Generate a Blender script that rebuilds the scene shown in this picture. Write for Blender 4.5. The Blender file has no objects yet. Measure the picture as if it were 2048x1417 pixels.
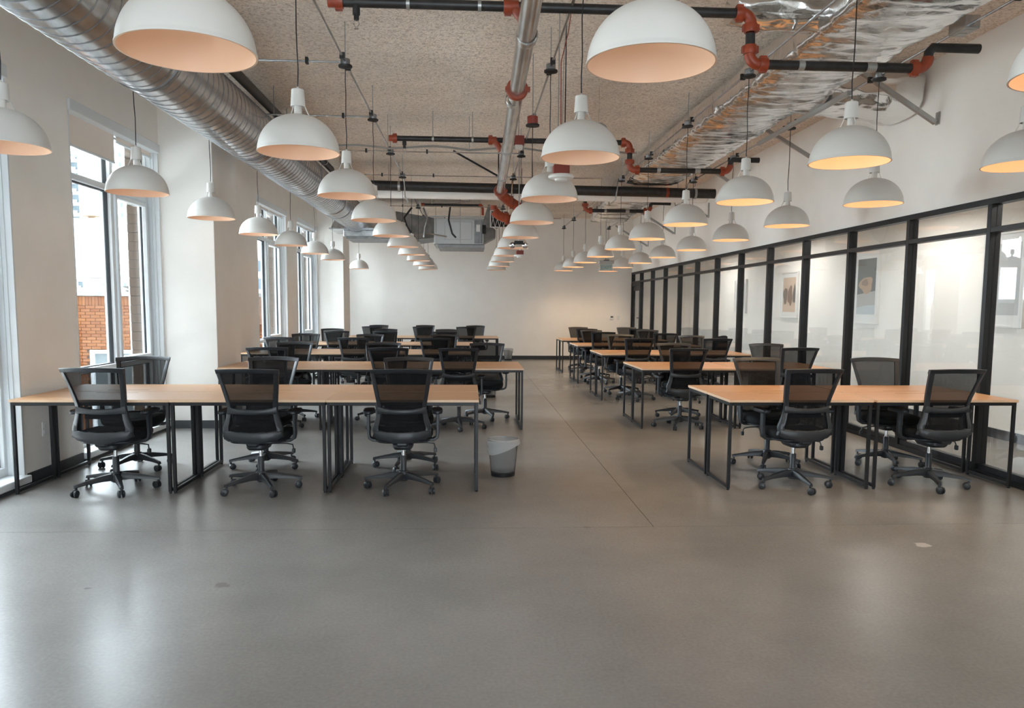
import bpy, math, random
from mathutils import Vector, Matrix, noise
random.seed(7)
PI = math.pi
SC = bpy.context.scene
COL = SC.collection

# ------------------------------------------------------------------ camera, sky, exposure
cam_d = bpy.data.cameras.new('camera')
cam = bpy.data.objects.new('camera', cam_d)
COL.objects.link(cam)
SC.camera = cam
YAW, PITCH, ROLL, EYE = 0.0565, 0.0961, 0.0072, 1.477
fwd = Vector((math.sin(YAW) * math.cos(PITCH), math.cos(YAW) * math.cos(PITCH), -math.sin(PITCH)))
rgt = Vector((math.cos(YAW), -math.sin(YAW), 0))
upv = rgt.cross(fwd)
r2 = rgt * math.cos(ROLL) + upv * math.sin(ROLL)
u2 = upv * math.cos(ROLL) - rgt * math.sin(ROLL)
m = Matrix((r2, u2, -fwd)).transposed().to_4x4()
m.translation = Vector((0, 0, EYE))
cam.matrix_world = m
cam_d.sensor_width = 36.0
cam_d.lens = 1530.2 / 2048 * 36.0
cam_d.shift_y = (761.3 - 708.5) / 2048
cam_d.clip_start = 0.05
cam_d.clip_end = 800

SC.view_settings.view_transform = 'Standard'
SC.view_settings.look = 'None'
SC.view_settings.gamma = 1.0
SC.view_settings.use_curve_mapping = False
SC.view_settings.exposure = 1.85

SKY_STRENGTH = 7.4
SKY_COLOR = (0.80, 0.91, 1.0)
world = bpy.data.worlds.new('overcast_sky')
SC.world = world
world.use_nodes = True
bg = world.node_tree.nodes['Background']
bg.inputs['Color'].default_value = (*SKY_COLOR, 1)
bg.inputs['Strength'].default_value = SKY_STRENGTH

LAMP_POWER = 0.27
LAMP_COLOR = (1.0, 0.72, 0.42)
LAMP_BEAM = 7.5
DIM_POWER, DIM_BEAM, DIM_COLOR = 0.06, 2.2, (1.0, 0.84, 0.68)

cy = SC.cycles
cy.use_denoising = True
cy.max_bounces = 10
cy.diffuse_bounces = 8
cy.glossy_bounces = 5
cy.transmission_bounces = 6
cy.transparent_max_bounces = 32
cy.caustics_reflective = True
cy.caustics_refractive = False
cy.sample_clamp_indirect = 6.0

def portal(name, x, y0, y1, z0, z1, rear=None):
    d = bpy.data.lights.new(name, 'AREA')
    d.shape = 'RECTANGLE'
    d.size = z1 - z0
    d.size_y = y1 - y0
    o = bpy.data.objects.new(name, d)
    o.location = (x, (y0 + y1) / 2, (z0 + z1) / 2)
    o.rotation_euler = (0, -PI / 2, 0)
    COL.objects.link(o)
    if rear is not None:
        o.location = (rear, YR - .22, (z0 + z1) / 2); o.rotation_euler = (PI / 2, 0, 0)
        d.size = y1 - y0; d.size_y = z1 - z0
    d.cycles.is_portal = True
    return o

# ------------------------------------------------------------------ mesh helpers
class MB:
    def __init__(s):
        s.v = []; s.f = []; s.mi = []
    def add(s, vs, fs, mi=0):
        b = len(s.v)
        s.v += [tuple(p) for p in vs]
        s.f += [tuple(i + b for i in f) for f in fs]
        s.mi += [mi] * len(fs)
        return s
    def box(s, x0, x1, y0, y1, z0, z1, mi=0, ch=0.0):
        if x0 > x1: x0, x1 = x1, x0
        if y0 > y1: y0, y1 = y1, y0
        if z0 > z1: z0, z1 = z1, z0
        if ch <= 0:
            vs = [(x, y, z) for z in (z0, z1) for y in (y0, y1) for x in (x0, x1)]
            fs = [(0, 2, 3, 1), (4, 5, 7, 6), (0, 1, 5, 4), (2, 6, 7, 3), (0, 4, 6, 2), (1, 3, 7, 5)]
            return s.add(vs, fs, mi)
        c = ch
        X = (x0, x1); Y = (y0, y1); Z = (z0, z1)
        vs = []; idx = {}
        for i in (0, 1):
            for j in (0, 1):
                for k in (0, 1):
                    sx = c if i == 0 else -c; sy = c if j == 0 else -c; sz = c if k == 0 else -c
                    for a, p in (('x', (X[i], Y[j] + sy, Z[k] + sz)), ('y', (X[i] + sx, Y[j], Z[k] + sz)), ('z', (X[i] + sx, Y[j] + sy, Z[k]))):
                        idx[(i, j, k, a)] = len(vs); vs.append(p)
        I = lambda i, j, k, a: idx[(i, j, k, a)]
        fs = []
        fs.append((I(0,0,0,'x'), I(0,0,1,'x'), I(0,1,1,'x'), I(0,1,0,'x')))
        fs.append((I(1,0,0,'x'), I(1,1,0,'x'), I(1,1,1,'x'), I(1,0,1,'x')))
        fs.append((I(0,0,0,'y'), I(1,0,0,'y'), I(1,0,1,'y'), I(0,0,1,'y')))
        fs.append((I(0,1,0,'y'), I(0,1,1,'y'), I(1,1,1,'y'), I(1,1,0,'y')))
        fs.append((I(0,0,0,'z'), I(0,1,0,'z'), I(1,1,0,'z'), I(1,0,0,'z')))
        fs.append((I(0,0,1,'z'), I(1,0,1,'z'), I(1,1,1,'z'), I(0,1,1,'z')))
        for k in (0, 1):
            for j in (0, 1):
                fs.append((I(0,j,k,'y'), I(1,j,k,'y'), I(1,j,k,'z'), I(0,j,k,'z')))
            for i in (0, 1):
                fs.append((I(i,0,k,'x'), I(i,1,k,'x'), I(i,1,k,'z'), I(i,0,k,'z')))
        for i in (0, 1):
            for j in (0, 1):
                fs.append((I(i,j,0,'x'), I(i,j,1,'x'), I(i,j,1,'y'), I(i,j,0,'y')))
        for i in (0, 1):
            for j in (0, 1):
                for k in (0, 1):
                    fs.append((I(i,j,k,'x'), I(i,j,k,'y'), I(i,j,k,'z')))
        return s.add(vs, fs, mi)
    def grid(s, rows, mi=0, close_u=False, close_v=False):
        n = len(rows); k = len(rows[0])
        vs = [p for r in rows for p in r]
        fs = []
        for i in range(n if close_v else n - 1):
            for j in range(k if close_u else k - 1):
                a = i * k + j; b = i * k + (j + 1) % k
                c = ((i + 1) % n) * k + (j + 1) % k; d = ((i + 1) % n) * k + j
                fs.append((a, b, c, d))
        return s.add(vs, fs, mi)
    def tube(s, pts, r, n=8, mi=0, cap=True, sq=False):
        P = [Vector(p) for p in pts]
        rr = r if isinstance(r, (list, tuple)) else [r] * len(P)
        up = None; rows = []
        for i, p in enumerate(P):
            if i == 0: t = P[1] - P[0]
            elif i == len(P) - 1: t = P[-1] - P[-2]
            else: t = (P[i + 1] - p).normalized() + (p - P[i - 1]).normalized()
            t = t.normalized()
            if up is None:
                up = Vector((0, 0, 1)) if abs(t.z) < 0.9 else Vector((0, 1, 0))
            a = (up - t * up.dot(t)).normalized()
            up = a
            b = t.cross(a)
            off = PI / 4 if sq else 0
            rows.append([p + (a * math.cos(2 * PI * j / n + off) + b * math.sin(2 * PI * j / n + off)) * rr[i] for j in range(n)])
        s.grid(rows, mi, close_u=True)
        if cap:
            s.add(rows[0], [tuple(range(n))], mi)
            s.add(rows[-1], [tuple(reversed(range(n)))], mi)
        return s
    def lathe(s, prof, n=24, c=(0, 0, 0), mi=0, axis='z', cap=False):
        rows = []
        for r, h in prof:
            row = []
            for j in range(n):
                a = 2 * PI * j / n
                x, y = r * math.cos(a), r * math.sin(a)
                p = (x, y, h) if axis == 'z' else ((x, h, y) if axis == 'y' else (h, x, y))
                row.append((p[0] + c[0], p[1] + c[1], p[2] + c[2]))
            rows.append(row)
        s.grid(rows, mi, close_u=True)
        if cap:
            s.add(rows[0], [tuple(range(n))], mi); s.add(rows[-1], [tuple(reversed(range(n)))], mi)
        return s
    def cyl(s, c, r, h, n=16, mi=0, axis='z', r2=None):
        r2 = r if r2 is None else r2
        return s.lathe([(r, -h / 2), (r2, h / 2)], n, c, mi, axis, cap=True)
    def slab(s, outline, z0, z1, ch=0.0, mi=0):
        n = len(outline)
        cx = sum(p[0] for p in outline) / n; cyy = sum(p[1] for p in outline) / n
        def ring(z, k):
            return [(cx + (x - cx) * k, cyy + (y - cyy) * k, z) for x, y in outline]
        if ch:
            ext = max(max(abs(x - cx), abs(y - cyy)) for x, y in outline)
            k = 1 - ch / ext
            rows = [ring(z0, k), ring(z0 + ch, 1), ring(z1 - ch, 1), ring(z1, k)]
        else:
            rows = [ring(z0, 1), ring(z1, 1)]
        s.grid(rows, mi, close_u=True)
        s.add(rows[0], [tuple(reversed(range(n)))], mi); s.add(rows[-1], [tuple(range(n))], mi)
        return s
    def mesh(s, name, mats, smooth=None):
        me = bpy.data.meshes.new(name)
        me.from_pydata(s.v, [], s.f)
        if not isinstance(mats, (list, tuple)): mats = [mats]
        for mm in mats: me.materials.append(mm)
        if len(mats) > 1:
            me.polygons.foreach_set('material_index', s.mi)
        import bmesh
        bm = bmesh.new(); bm.from_mesh(me)
        bmesh.ops.remove_doubles(bm, verts=bm.verts, dist=1e-5)
        bmesh.ops.recalc_face_normals(bm, faces=bm.faces)
        bm.to_mesh(me); bm.free()
        if smooth:
            me.polygons.foreach_set('use_smooth', [True] * len(me.polygons))
            me.set_sharp_from_angle(angle=math.radians(smooth))
        me.update()
        return me

def superellipse(a, b, n=28, e=4.0):
    out = []
    for i in range(n):
        t = 2 * PI * i / n
        c, s_ = math.cos(t), math.sin(t)
        out.append((a * math.copysign(abs(c) ** (2 / e), c), b * math.copysign(abs(s_) ** (2 / e), s_)))
    return out

def link(name, me, parent=None, loc=None):
    o = bpy.data.objects.new(name, me)
    COL.objects.link(o)
    if parent is not None: o.parent = parent
    if loc is not None: o.location = loc
    return o
def part(name, mb, mats, parent, smooth=40, label=None, stuff=False):
    o = link(name, mb.mesh(name, mats, smooth), parent)
    if label: o['label'] = label
    if stuff: o['kind'] = 'stuff'
    return o
def tag(o, label=None, cat=None, group=None, kind=None):
    if label: o['label'] = label
    if cat: o['category'] = cat
    if group: o['group'] = group
    if kind: o['kind'] = kind
    return o
def thing(name, label, cat, loc=(0, 0, 0), rotz=0, group=None, kind=None):
    o = bpy.data.objects.new(name, None)
    o.empty_display_size = 0.1
    COL.objects.link(o)
    o.location = loc; o.rotation_euler = (0, 0, rotz)
    return tag(o, label, cat, group, kind)
def struct(name, mb, mats, label=None, cat=None, smooth=None):
    o = link(name, mb.mesh(name, mats, smooth))
    o['kind'] = 'structure'
    return tag(o, label, cat)
KIDS = {}
def kids(root):
    return list(root.children)
def dup(root, loc, rotz=0, label=None):
    r = root.copy(); COL.objects.link(r)
    r.location = loc; r.rotation_euler = (0, 0, rotz)
    if label: r['label'] = label
    for ch in list(root.children):
        c = ch.copy(); COL.objects.link(c); c.parent = r
        for g in list(ch.children):
            d = g.copy(); COL.objects.link(d); d.parent = c
    return r

# ------------------------------------------------------------------ materials
def mat(name, color, rough=0.5, metal=0.0, spec=0.5, emit=None, emit_s=0.0):
    mm = bpy.data.materials.new(name); mm.use_nodes = True
    b = mm.node_tree.nodes['Principled BSDF']
    b.inputs['Base Color'].default_value = (*color, 1)
    b.inputs['Roughness'].default_value = rough
    b.inputs['Metallic'].default_value = metal
    b.inputs['Specular IOR Level'].default_value = spec
    if emit:
        b.inputs['Emission Color'].default_value = (*emit, 1)
        b.inputs['Emission Strength'].default_value = emit_s
    return mm
def nodes(mm):
    return mm.node_tree.nodes, mm.node_tree.links, mm.node_tree.nodes['Principled BSDF']
def noise_col(mm, c0, c1, scale=5, detail=4, stretch=(1, 1, 1), lo=0.35, hi=0.65, bump=0, bscale=None, rough=None, bdist=0.01, coord='Object'):
    N, L, B = nodes(mm)
    tc = N.new('ShaderNodeTexCoord'); mp = N.new('ShaderNodeMapping')
    mp.inputs['Scale'].default_value = stretch
    L.new(tc.outputs[coord], mp.inputs['Vector'])
    nz = N.new('ShaderNodeTexNoise'); nz.inputs['Scale'].default_value = scale; nz.inputs['Detail'].default_value = detail
    L.new(mp.outputs[0], nz.inputs['Vector'])
    cr = N.new('ShaderNodeValToRGB')
    cr.color_ramp.elements[0].position = lo; cr.color_ramp.elements[0].color = (*c0, 1)
    cr.color_ramp.elements[1].position = hi; cr.color_ramp.elements[1].color = (*c1, 1)
    L.new(nz.outputs['Fac'], cr.inputs[0]); L.new(cr.outputs[0], B.inputs['Base Color'])
    if rough:
        mr = N.new('ShaderNodeMapRange')
        mr.inputs['To Min'].default_value = rough[0]; mr.inputs['To Max'].default_value = rough[1]
        L.new(nz.outputs['Fac'], mr.inputs['Value']); L.new(mr.outputs[0], B.inputs['Roughness'])
    if bump:
        n2 = N.new('ShaderNodeTexNoise'); n2.inputs['Scale'].default_value = bscale or scale; n2.inputs['Detail'].default_value = 5
        L.new(mp.outputs[0], n2.inputs['Vector'])
        bp = N.new('ShaderNodeBump'); bp.inputs['Strength'].default_value = bump; bp.inputs['Distance'].default_value = bdist
        L.new(n2.outputs['Fac'], bp.inputs['Height']); L.new(bp.outputs[0], B.inputs['Normal'])
    return mm

M = {}
M['wall'] = noise_col(mat('wall_paint', (0.84, 0.82, 0.79), 0.75, spec=0.25), (0.87, 0.84, 0.80), (0.895, 0.865, 0.825), 3, 4, bump=0.05, bscale=180, bdist=0.002)
M['rearwall'] = mat('rear_wall_paint', (0.70, 0.68, 0.65), 0.8, spec=0.2)
M['base'] = mat('baseboard_black', (0.022, 0.024, 0.028), 0.5)
M['base_grey'] = mat('baseboard_grey', (0.045, 0.05, 0.058), 0.5)
M['blackmetal'] = mat('black_steel', (0.011, 0.0115, 0.0135), 0.45, spec=0.35)
M['frame'] = mat('black_aluminium', (0.006, 0.0065, 0.008), 0.4, spec=0.35)
M['gal'] = noise_col(mat('galvanised_steel', (0.6, 0.62, 0.64), 0.24, 0.95), (0.46, 0.48, 0.50), (0.62, 0.64, 0.66), 9, 5)
M['galdark'] = noise_col(mat('dull_sheet_steel', (0.4, 0.42, 0.44), 0.45, 0.85), (0.20, 0.205, 0.21), (0.30, 0.305, 0.31), 6, 4, rough=(0.42, 0.52))
M['seam'] = mat('duct_seam', (0.34, 0.35, 0.37), 0.4, 0.9)
M['pipeblack'] = noise_col(mat('black_iron_pipe', (0.018, 0.017, 0.017), 0.45, spec=0.5), (0.012, 0.012, 0.012), (0.028, 0.026, 0.026), 14, 4)
M['orange'] = noise_col(mat('red_orange_coupling', (0.30, 0.045, 0.014), 0.42), (0.25, 0.036, 0.012), (0.34, 0.055, 0.018), 18, 3)
M['redbox'] = mat('red_box', (0.24, 0.025, 0.012), 0.45)
M['silverpipe'] = noise_col(mat('bright_pipe', (0.62, 0.61, 0.60), 0.22, 0.95), (0.42, 0.41, 0.40), (0.70, 0.69, 0.68), 7, 5, stretch=(3, 0.4, 3))
M['lampout'] = mat('lamp_white_enamel', (0.70, 0.685, 0.655), 0.32, spec=0.45)
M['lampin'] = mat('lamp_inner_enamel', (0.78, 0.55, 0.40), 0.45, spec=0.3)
M['cord'] = mat('black_cord', (0.012, 0.012, 0.013), 0.6)
M['bulb_off'] = mat('frosted_bulb', (0.8, 0.75, 0.68), 0.3, emit=(1.0, 0.8, 0.6), emit_s=0.35)
M['bulb_on'] = mat('lit_bulb', (1, 0.8, 0.5), 0.3, emit=(1.0, 0.62, 0.26), emit_s=3.0)
M['plastic'] = mat('chair_plastic', (0.019, 0.022, 0.027), 0.42, spec=0.5)
M['fabric'] = noise_col(mat('seat_fabric', (0.010, 0.011, 0.013), 0.9, spec=0.2), (0.008, 0.009, 0.010), (0.015, 0.016, 0.018), 90, 3)
M['chrome'] = mat('chrome', (0.75, 0.76, 0.78), 0.12, 1.0)
M['winframe'] = mat('white_aluminium', (0.72, 0.75, 0.77), 0.4, spec=0.4)
M['gasket'] = mat('gasket', (0.02, 0.025, 0.03), 0.5)
M['blind'] = mat('blind_fabric', (0.84, 0.755, 0.69), 0.9, spec=0.1)
M['whiteplastic'] = mat('white_plastic', (0.78, 0.78, 0.76), 0.35)
M['greymetal'] = mat('strut_steel', (0.40, 0.40, 0.39), 0.42, 0.7)
M['dark'] = mat('dark_void', (0.012, 0.013, 0.016), 0.6)
M['white'] = mat('picture_white', (0.78, 0.78, 0.77), 0.5)

def glassy(name, tint, ior=1.5, boost=1.0):
    mm = bpy.data.materials.new(name); mm.use_nodes = True
    N = mm.node_tree.nodes; L = mm.node_tree.links
    N.remove(N['Principled BSDF'])
    tr = N.new('ShaderNodeBsdfTransparent'); tr.inputs[0].default_value = (*tint, 1)
    gl = N.new('ShaderNodeBsdfGlossy'); gl.inputs['Roughness'].default_value = 0.0
    fr = N.new('ShaderNodeFresnel'); ge = N.new('ShaderNodeNewGeometry'); mi_ = N.new('ShaderNodeMix')
    mi_.inputs[2].default_value = ior; mi_.inputs[3].default_value = 1 / ior
    L.new(ge.outputs['Backfacing'], mi_.inputs[0]); L.new(mi_.outputs[0], fr.inputs[0])
    mx = N.new('ShaderNodeMixShader')
    L.new(fr.outputs[0], mx.inputs[0]); L.new(tr.outputs[0], mx.inputs[1]); L.new(gl.outputs[0], mx.inputs[2])
    L.new(mx.outputs[0], N['Material Output'].inputs[0])
    return mm
M['glass'] = glassy('clear_glass', (0.97, 0.985, 0.98), 1.45)
M['partglass'] = glassy('partition_glass', (0.97, 0.975, 0.97), 1.52)
def seethrough(name, color, alpha, rough=0.9):
    mm = bpy.data.materials.new(name); mm.use_nodes = True
    N = mm.node_tree.nodes; L = mm.node_tree.links; B = N['Principled BSDF']
    B.inputs['Base Color'].default_value = (*color, 1); B.inputs['Roughness'].default_value = rough
    B.inputs['Specular IOR Level'].default_value = 0.25
    tr = N.new('ShaderNodeBsdfTransparent'); mx = N.new('ShaderNodeMixShader')
    mx.inputs[0].default_value = alpha
    L.new(tr.outputs[0], mx.inputs[1]); L.new(B.outputs[0], mx.inputs[2]); L.new(mx.outputs[0], N['Material Output'].inputs[0])
    return mm
M['mesh'] = seethrough('black_mesh', (0.006, 0.0065, 0.008), 0.87)
M['binmesh'] = seethrough('black_wire_mesh', (0.02, 0.02, 0.022), 0.42, 0.5)
M['liner'] = seethrough('clear_liner', (0.75, 0.77, 0.78), 0.42, 0.25)
M['acrylic'] = seethrough('acrylic', (0.55, 0.66, 0.66), 0.55, 0.2)

# floor
fm = mat('polished_concrete', (0.22, 0.21, 0.2), 0.3, spec=0.36)
N, L, B = nodes(fm)
tc = N.new('ShaderNodeTexCoord')
n1 = N.new('ShaderNodeTexNoise'); n1.inputs['Scale'].default_value = 0.55; n1.inputs['Detail'].default_value = 6; n1.inputs['Roughness'].default_value = 0.6
n2 = N.new('ShaderNodeTexNoise'); n2.inputs['Scale'].default_value = 60; n2.inputs['Detail'].default_value = 5
L.new(tc.outputs['Object'], n1.inputs['Vector']); L.new(tc.outputs['Object'], n2.inputs['Vector'])
cr = N.new('ShaderNodeValToRGB')
cr.color_ramp.elements[0].position = 0.3; cr.color_ramp.elements[0].color = (0.165, 0.157, 0.149, 1)
cr.color_ramp.elements[1].position = 0.72; cr.color_ramp.elements[1].color = (0.244, 0.232, 0.220, 1)
L.new(n1.outputs['Fac'], cr.inputs[0])
cr2 = N.new('ShaderNodeValToRGB')
cr2.color_ramp.elements[0].position = 0.3; cr2.color_ramp.elements[0].color = (0.90, 0.90, 0.90, 1)
cr2.color_ramp.elements[1].position = 0.7; cr2.color_ramp.elements[1].color = (1.05, 1.05, 1.05, 1)
L.new(n2.outputs['Fac'], cr2.inputs[0])
mx = N.new('ShaderNodeMixRGB'); mx.blend_type = 'MULTIPLY'; mx.inputs[0].default_value = 1.0
L.new(cr.outputs[0], mx.inputs[1]); L.new(cr2.outputs[0], mx.inputs[2])
B.inputs['Roughness'].default_value = 0.27
# a few worn marks on the slab
geo = N.new('ShaderNodeNewGeometry')
last = mx.outputs[0]
for px, py, rad, asp, colr in ((-1.30, 4.0, .045, .8, (0.13, 0.12, 0.11)), (-1.98, 3.98, .022, .8, (0.12, 0.115, 0.11)), (2.85, 4.55, .05, 1.0, (0.46, 0.44, 0.42)), (-2.6, 3.98, .035, .7, (0.17, 0.165, 0.16)), (.80, 5.0, .03, .6, (0.16, 0.15, 0.14))):
    mpn = N.new('ShaderNodeMapping'); mpn.vector_type = 'POINT'
    mpn.inputs['Location'].default_value = (-px, -py / asp, 0); mpn.inputs['Scale'].default_value = (1, 1 / asp, 0)
    nn = N.new('ShaderNodeTexNoise'); nn.inputs['Scale'].default_value = 22; nn.inputs['Detail'].default_value = 4
    L.new(geo.outputs['Position'], nn.inputs['Vector']); L.new(geo.outputs['Position'], mpn.inputs['Vector'])
    ln = N.new('ShaderNodeVectorMath'); ln.operation = 'LENGTH'; L.new(mpn.outputs[0], ln.inputs[0])
    ad = N.new('ShaderNodeMath'); ad.operation = 'MULTIPLY_ADD'; ad.inputs[1].default_value = rad * 2.2; L.new(nn.outputs['Fac'], ad.inputs[0]); L.new(ln.outputs['Value'], ad.inputs[2])
    mrr = N.new('ShaderNodeMapRange'); mrr.inputs['From Min'].default_value = rad * 1.9; mrr.inputs['From Max'].default_value = rad * 2.1; mrr.inputs['To Min'].default_value = .75; mrr.inputs['To Max'].default_value = 0
    L.new(ad.outputs[0], mrr.inputs['Value'])
    mm_ = N.new('ShaderNodeMixRGB'); mm_.inputs[2].default_value = (*colr, 1)
    L.new(mrr.outputs[0], mm_.inputs[0]); L.new(last, mm_.inputs[1]); last = mm_.outputs[0]
L.new(last, B.inputs['Base Color'])
bp = N.new('ShaderNodeBump'); bp.inputs['Strength'].default_value = 0.03; bp.inputs['Distance'].default_value = 0.004
L.new(n2.outputs['Fac'], bp.inputs['Height']); L.new(bp.outputs[0], B.inputs['Normal'])
M['floor'] = fm

# ceiling: sprayed fibrous coating
cm = mat('sprayed_fibre_ceiling', (0.6, 0.52, 0.45), 0.95, spec=0.1)
N, L, B = nodes(cm)
tc = N.new('ShaderNodeTexCoord')
na = N.new('ShaderNodeTexNoise'); na.inputs['Scale'].default_value = 30; na.inputs['Detail'].default_value = 3; na.inputs['Distortion'].default_value = 1.2
nb = N.new('ShaderNodeTexNoise'); nb.inputs['Scale'].default_value = 1.1; nb.inputs['Detail'].default_value = 3
L.new(tc.outputs['Object'], na.inputs['Vector']); L.new(tc.outputs['Object'], nb.inputs['Vector'])
cr = N.new('ShaderNodeValToRGB')
cr.color_ramp.elements[0].position = 0.33; cr.color_ramp.elements[0].color = (0.60, 0.50, 0.425, 1)
cr.color_ramp.elements[1].position = 0.55; cr.color_ramp.elements[1].color = (0.90, 0.80, 0.70, 1)
L.new(na.outputs['Fac'], cr.inputs[0])
crb = N.new('ShaderNodeValToRGB')
crb.color_ramp.elements[0].position = 0.3; crb.color_ramp.elements[0].color = (0.86, 0.86, 0.86, 1)
crb.color_ramp.elements[1].position = 0.7; crb.color_ramp.elements[1].color = (1.05, 1.05, 1.05, 1)
L.new(nb.outputs['Fac'], crb.inputs[0])
mx = N.new('ShaderNodeMixRGB'); mx.blend_type = 'MULTIPLY'; mx.inputs[0].default_value = 1
L.new(cr.outputs[0], mx.inputs[1]); L.new(crb.outputs[0], mx.inputs[2]); L.new(mx.outputs[0], B.inputs['Base Color'])
bp = N.new('ShaderNodeBump'); bp.inputs['Strength'].default_value = 0.6; bp.inputs['Distance'].default_value = 0.03
L.new(na.outputs['Fac'], bp.inputs['Height']); L.new(bp.outputs[0], B.inputs['Normal'])
M['ceil'] = cm

# desk top wood
wm = mat('light_oak_laminate', (0.5, 0.3, 0.17), 0.36, spec=0.4)
noise_col(wm, (0.42, 0.215, 0.10), (0.57, 0.325, 0.17), 3.0, 6, stretch=(0.5, 9, 9), lo=0.3, hi=0.7, rough=(0.3, 0.42))
M['wood'] = wm
M['wood_lit_edge'] = mat('oak_lit_edge', (0.68, 0.47, 0.31), 0.4)  # pale oak edge with the window light put into its colour

# foil
fo = mat('foil_wrap', (0.80, 0.79, 0.78), 0.15, 1.0)
N, L, B = nodes(fo)
tc = N.new('ShaderNodeTexCoord'); mp = N.new('ShaderNodeMapping'); mp.inputs['Scale'].default_value = (1.0, 2.2, 1.0)
L.new(tc.outputs['Object'], mp.inputs['Vector'])
na = N.new('ShaderNodeTexNoise'); na.inputs['Scale'].default_value = 7; na.inputs['Detail'].default_value = 6; na.inputs['Distortion'].default_value = 0.8
L.new(mp.outputs[0], na.inputs['Vector'])
bp = N.new('ShaderNodeBump'); bp.inputs['Strength'].default_value = 0.22; bp.inputs['Distance'].default_value = 0.02
L.new(na.outputs['Fac'], bp.inputs['Height']); L.new(bp.outputs[0], B.inputs['Normal'])
mr = N.new('ShaderNodeMapRange'); mr.inputs['To Min'].default_value = 0.10; mr.inputs['To Max'].default_value = 0.20
L.new(na.outputs['Fac'], mr.inputs['Value']); L.new(mr.outputs[0], B.inputs['Roughness'])
M['foil'] = fo

M['brick'] = []
for k, c in enumerate([(0.09, 0.0282, 0.0067), (0.102, 0.0338, 0.0088), (0.114, 0.0405, 0.0115), (0.084, 0.0248, 0.0057)]):
    M['brick'].append(noise_col(mat('orange_brick', c, 0.85, spec=0.15), tuple(v * 0.9 for v in c), tuple(v * 1.1 for v in c), 12, 3))
M['mortar'] = mat('mortar', (0.045, 0.027, 0.017), 0.95, spec=0.1)
M['stone'] = noise_col(mat('tan_stone', (0.30, 0.20, 0.13), 0.9, spec=0.1), (0.10, 0.062, 0.038), (0.13, 0.085, 0.055), 9, 4)
M['coping'] = noise_col(mat('pale_coping', (0.4, 0.38, 0.35), 0.9), (0.10, 0.095, 0.09), (0.18, 0.17, 0.165), 7, 4)
M['towerwhite'] = mat('tower_render', (0.30, 0.30, 0.295), 0.8, spec=.1)
M['facade'] = mat('brown_facade', (0.11, 0.09, 0.075), 0.85, spec=.1)
M['towertan'] = mat('tower_tan_panel', (0.15, 0.095, 0.055), 0.8, spec=.1)
M['towerglass'] = mat('tower_window', (0.045, 0.058, 0.066), 0.6, spec=.1)
M['towerglass2'] = mat('office_glass', (0.03, 0.045, 0.06), 0.5, spec=.1)
M['needles'] = noise_col(mat('conifer_needles', (0.06, 0.06, 0.05), 0.9), (0.025, 0.028, 0.025), (0.045, 0.046, 0.04), 30, 3)
M['bark'] = mat('bark', (0.06, 0.045, 0.035), 0.9)
M['street'] = mat('pale_bounce_paving', (0.55, 0.525, 0.485), 0.9)  # ground made pale to bounce daylight up onto the ceiling

# ------------------------------------------------------------------ room dimensions
XL, XG, XR, XC = -3.59, 4.56, 4.58, 6.10     # window wall, partition face, wall over it, far corridor wall
YB, YR = 21.48, -5.5                         # back wall, rear wall behind camera
ZC = 3.93
ZP = 2.455                                   # top of the glazed partition
XO = -3.98                                   # outer masonry face

# floor with slabs
fl = struct('floor', MB().box(-4.1, 6.3, YR - .2, YB + .2, -0.25, -0.012), M['mortar'], 'polished grey concrete floor of large slabs with thin joints', 'floor')
def slab(x0, x1, y0, y1):
    g = 0.002
    part('floor_slab', MB().box(x0 + g, x1 - g, y0 + g, y1 - g, -0.03, 0.0), M['floor'], fl, None)
slab(-4.0, 6.2, YR, -0.6)
slab(-4.0, 6.2, -0.6, 5.0)
for y0, y1 in ((5.0, 13.4), (13.4, YB)):
    slab(-4.0, 1.25, y0, y1); slab(1.25, 6.2, y0, y1)

struct('ceiling', MB().box(-4.1, 4.75, YR - .2, YB + .2, ZC, ZC + 0.2), M['ceil'], 'rough sprayed beige fibre ceiling above the pipes', 'ceiling')
struct('ceiling_corridor', MB().box(4.68, 6.3, YR - .2, YB + .2, 2.70, 2.8), M['wall'])
struct('wall_back', MB().box(-4.1, 6.3, YB, YB + 0.2, 0, ZC), M['wall'], 'plain white end wall behind the last desks', 'wall')
rw_ = MB(); xe = -4.1
for x0, x1 in ((-0.2, 1.4),):  # unseen opening added behind the camera to light what faces it
    rw_.box(xe, x0, YR - .2, YR, 0, ZC); rw_.box(x0, x1, YR - .2, YR, 3.4, ZC); rw_.box(x0, x1, YR - .2, YR, 0, .1); xe = x1
    portal('window_light', 0, x0, x1, .1, 3.4, rear=(x0 + x1) / 2)
rw_.box(xe, 6.3, YR - .2, YR, 0, ZC)
struct('wall_rear', rw_, M['rearwall'])
struct('wall_right', MB().box(XR, XR + 0.12, YR, YB, ZP, ZC), M['wall'], 'white wall above the black glazed partition', 'wall')
struct('wall_corridor', MB().box(XC, XC + 0.15, YR, YB, 0, 2.8), M['wall'], 'white corridor wall with pictures behind the glass', 'wall')
struct('baseboard_corridor', MB().box(XC - 0.015, XC, YR, YB, 0, 0.11), M['base'])
struct('baseboard_back', MB().box(-3.06, XG, YB - 0.018, YB, 0, 0.105), M['base'], 'black baseboard along the end wall', 'baseboard')

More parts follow.
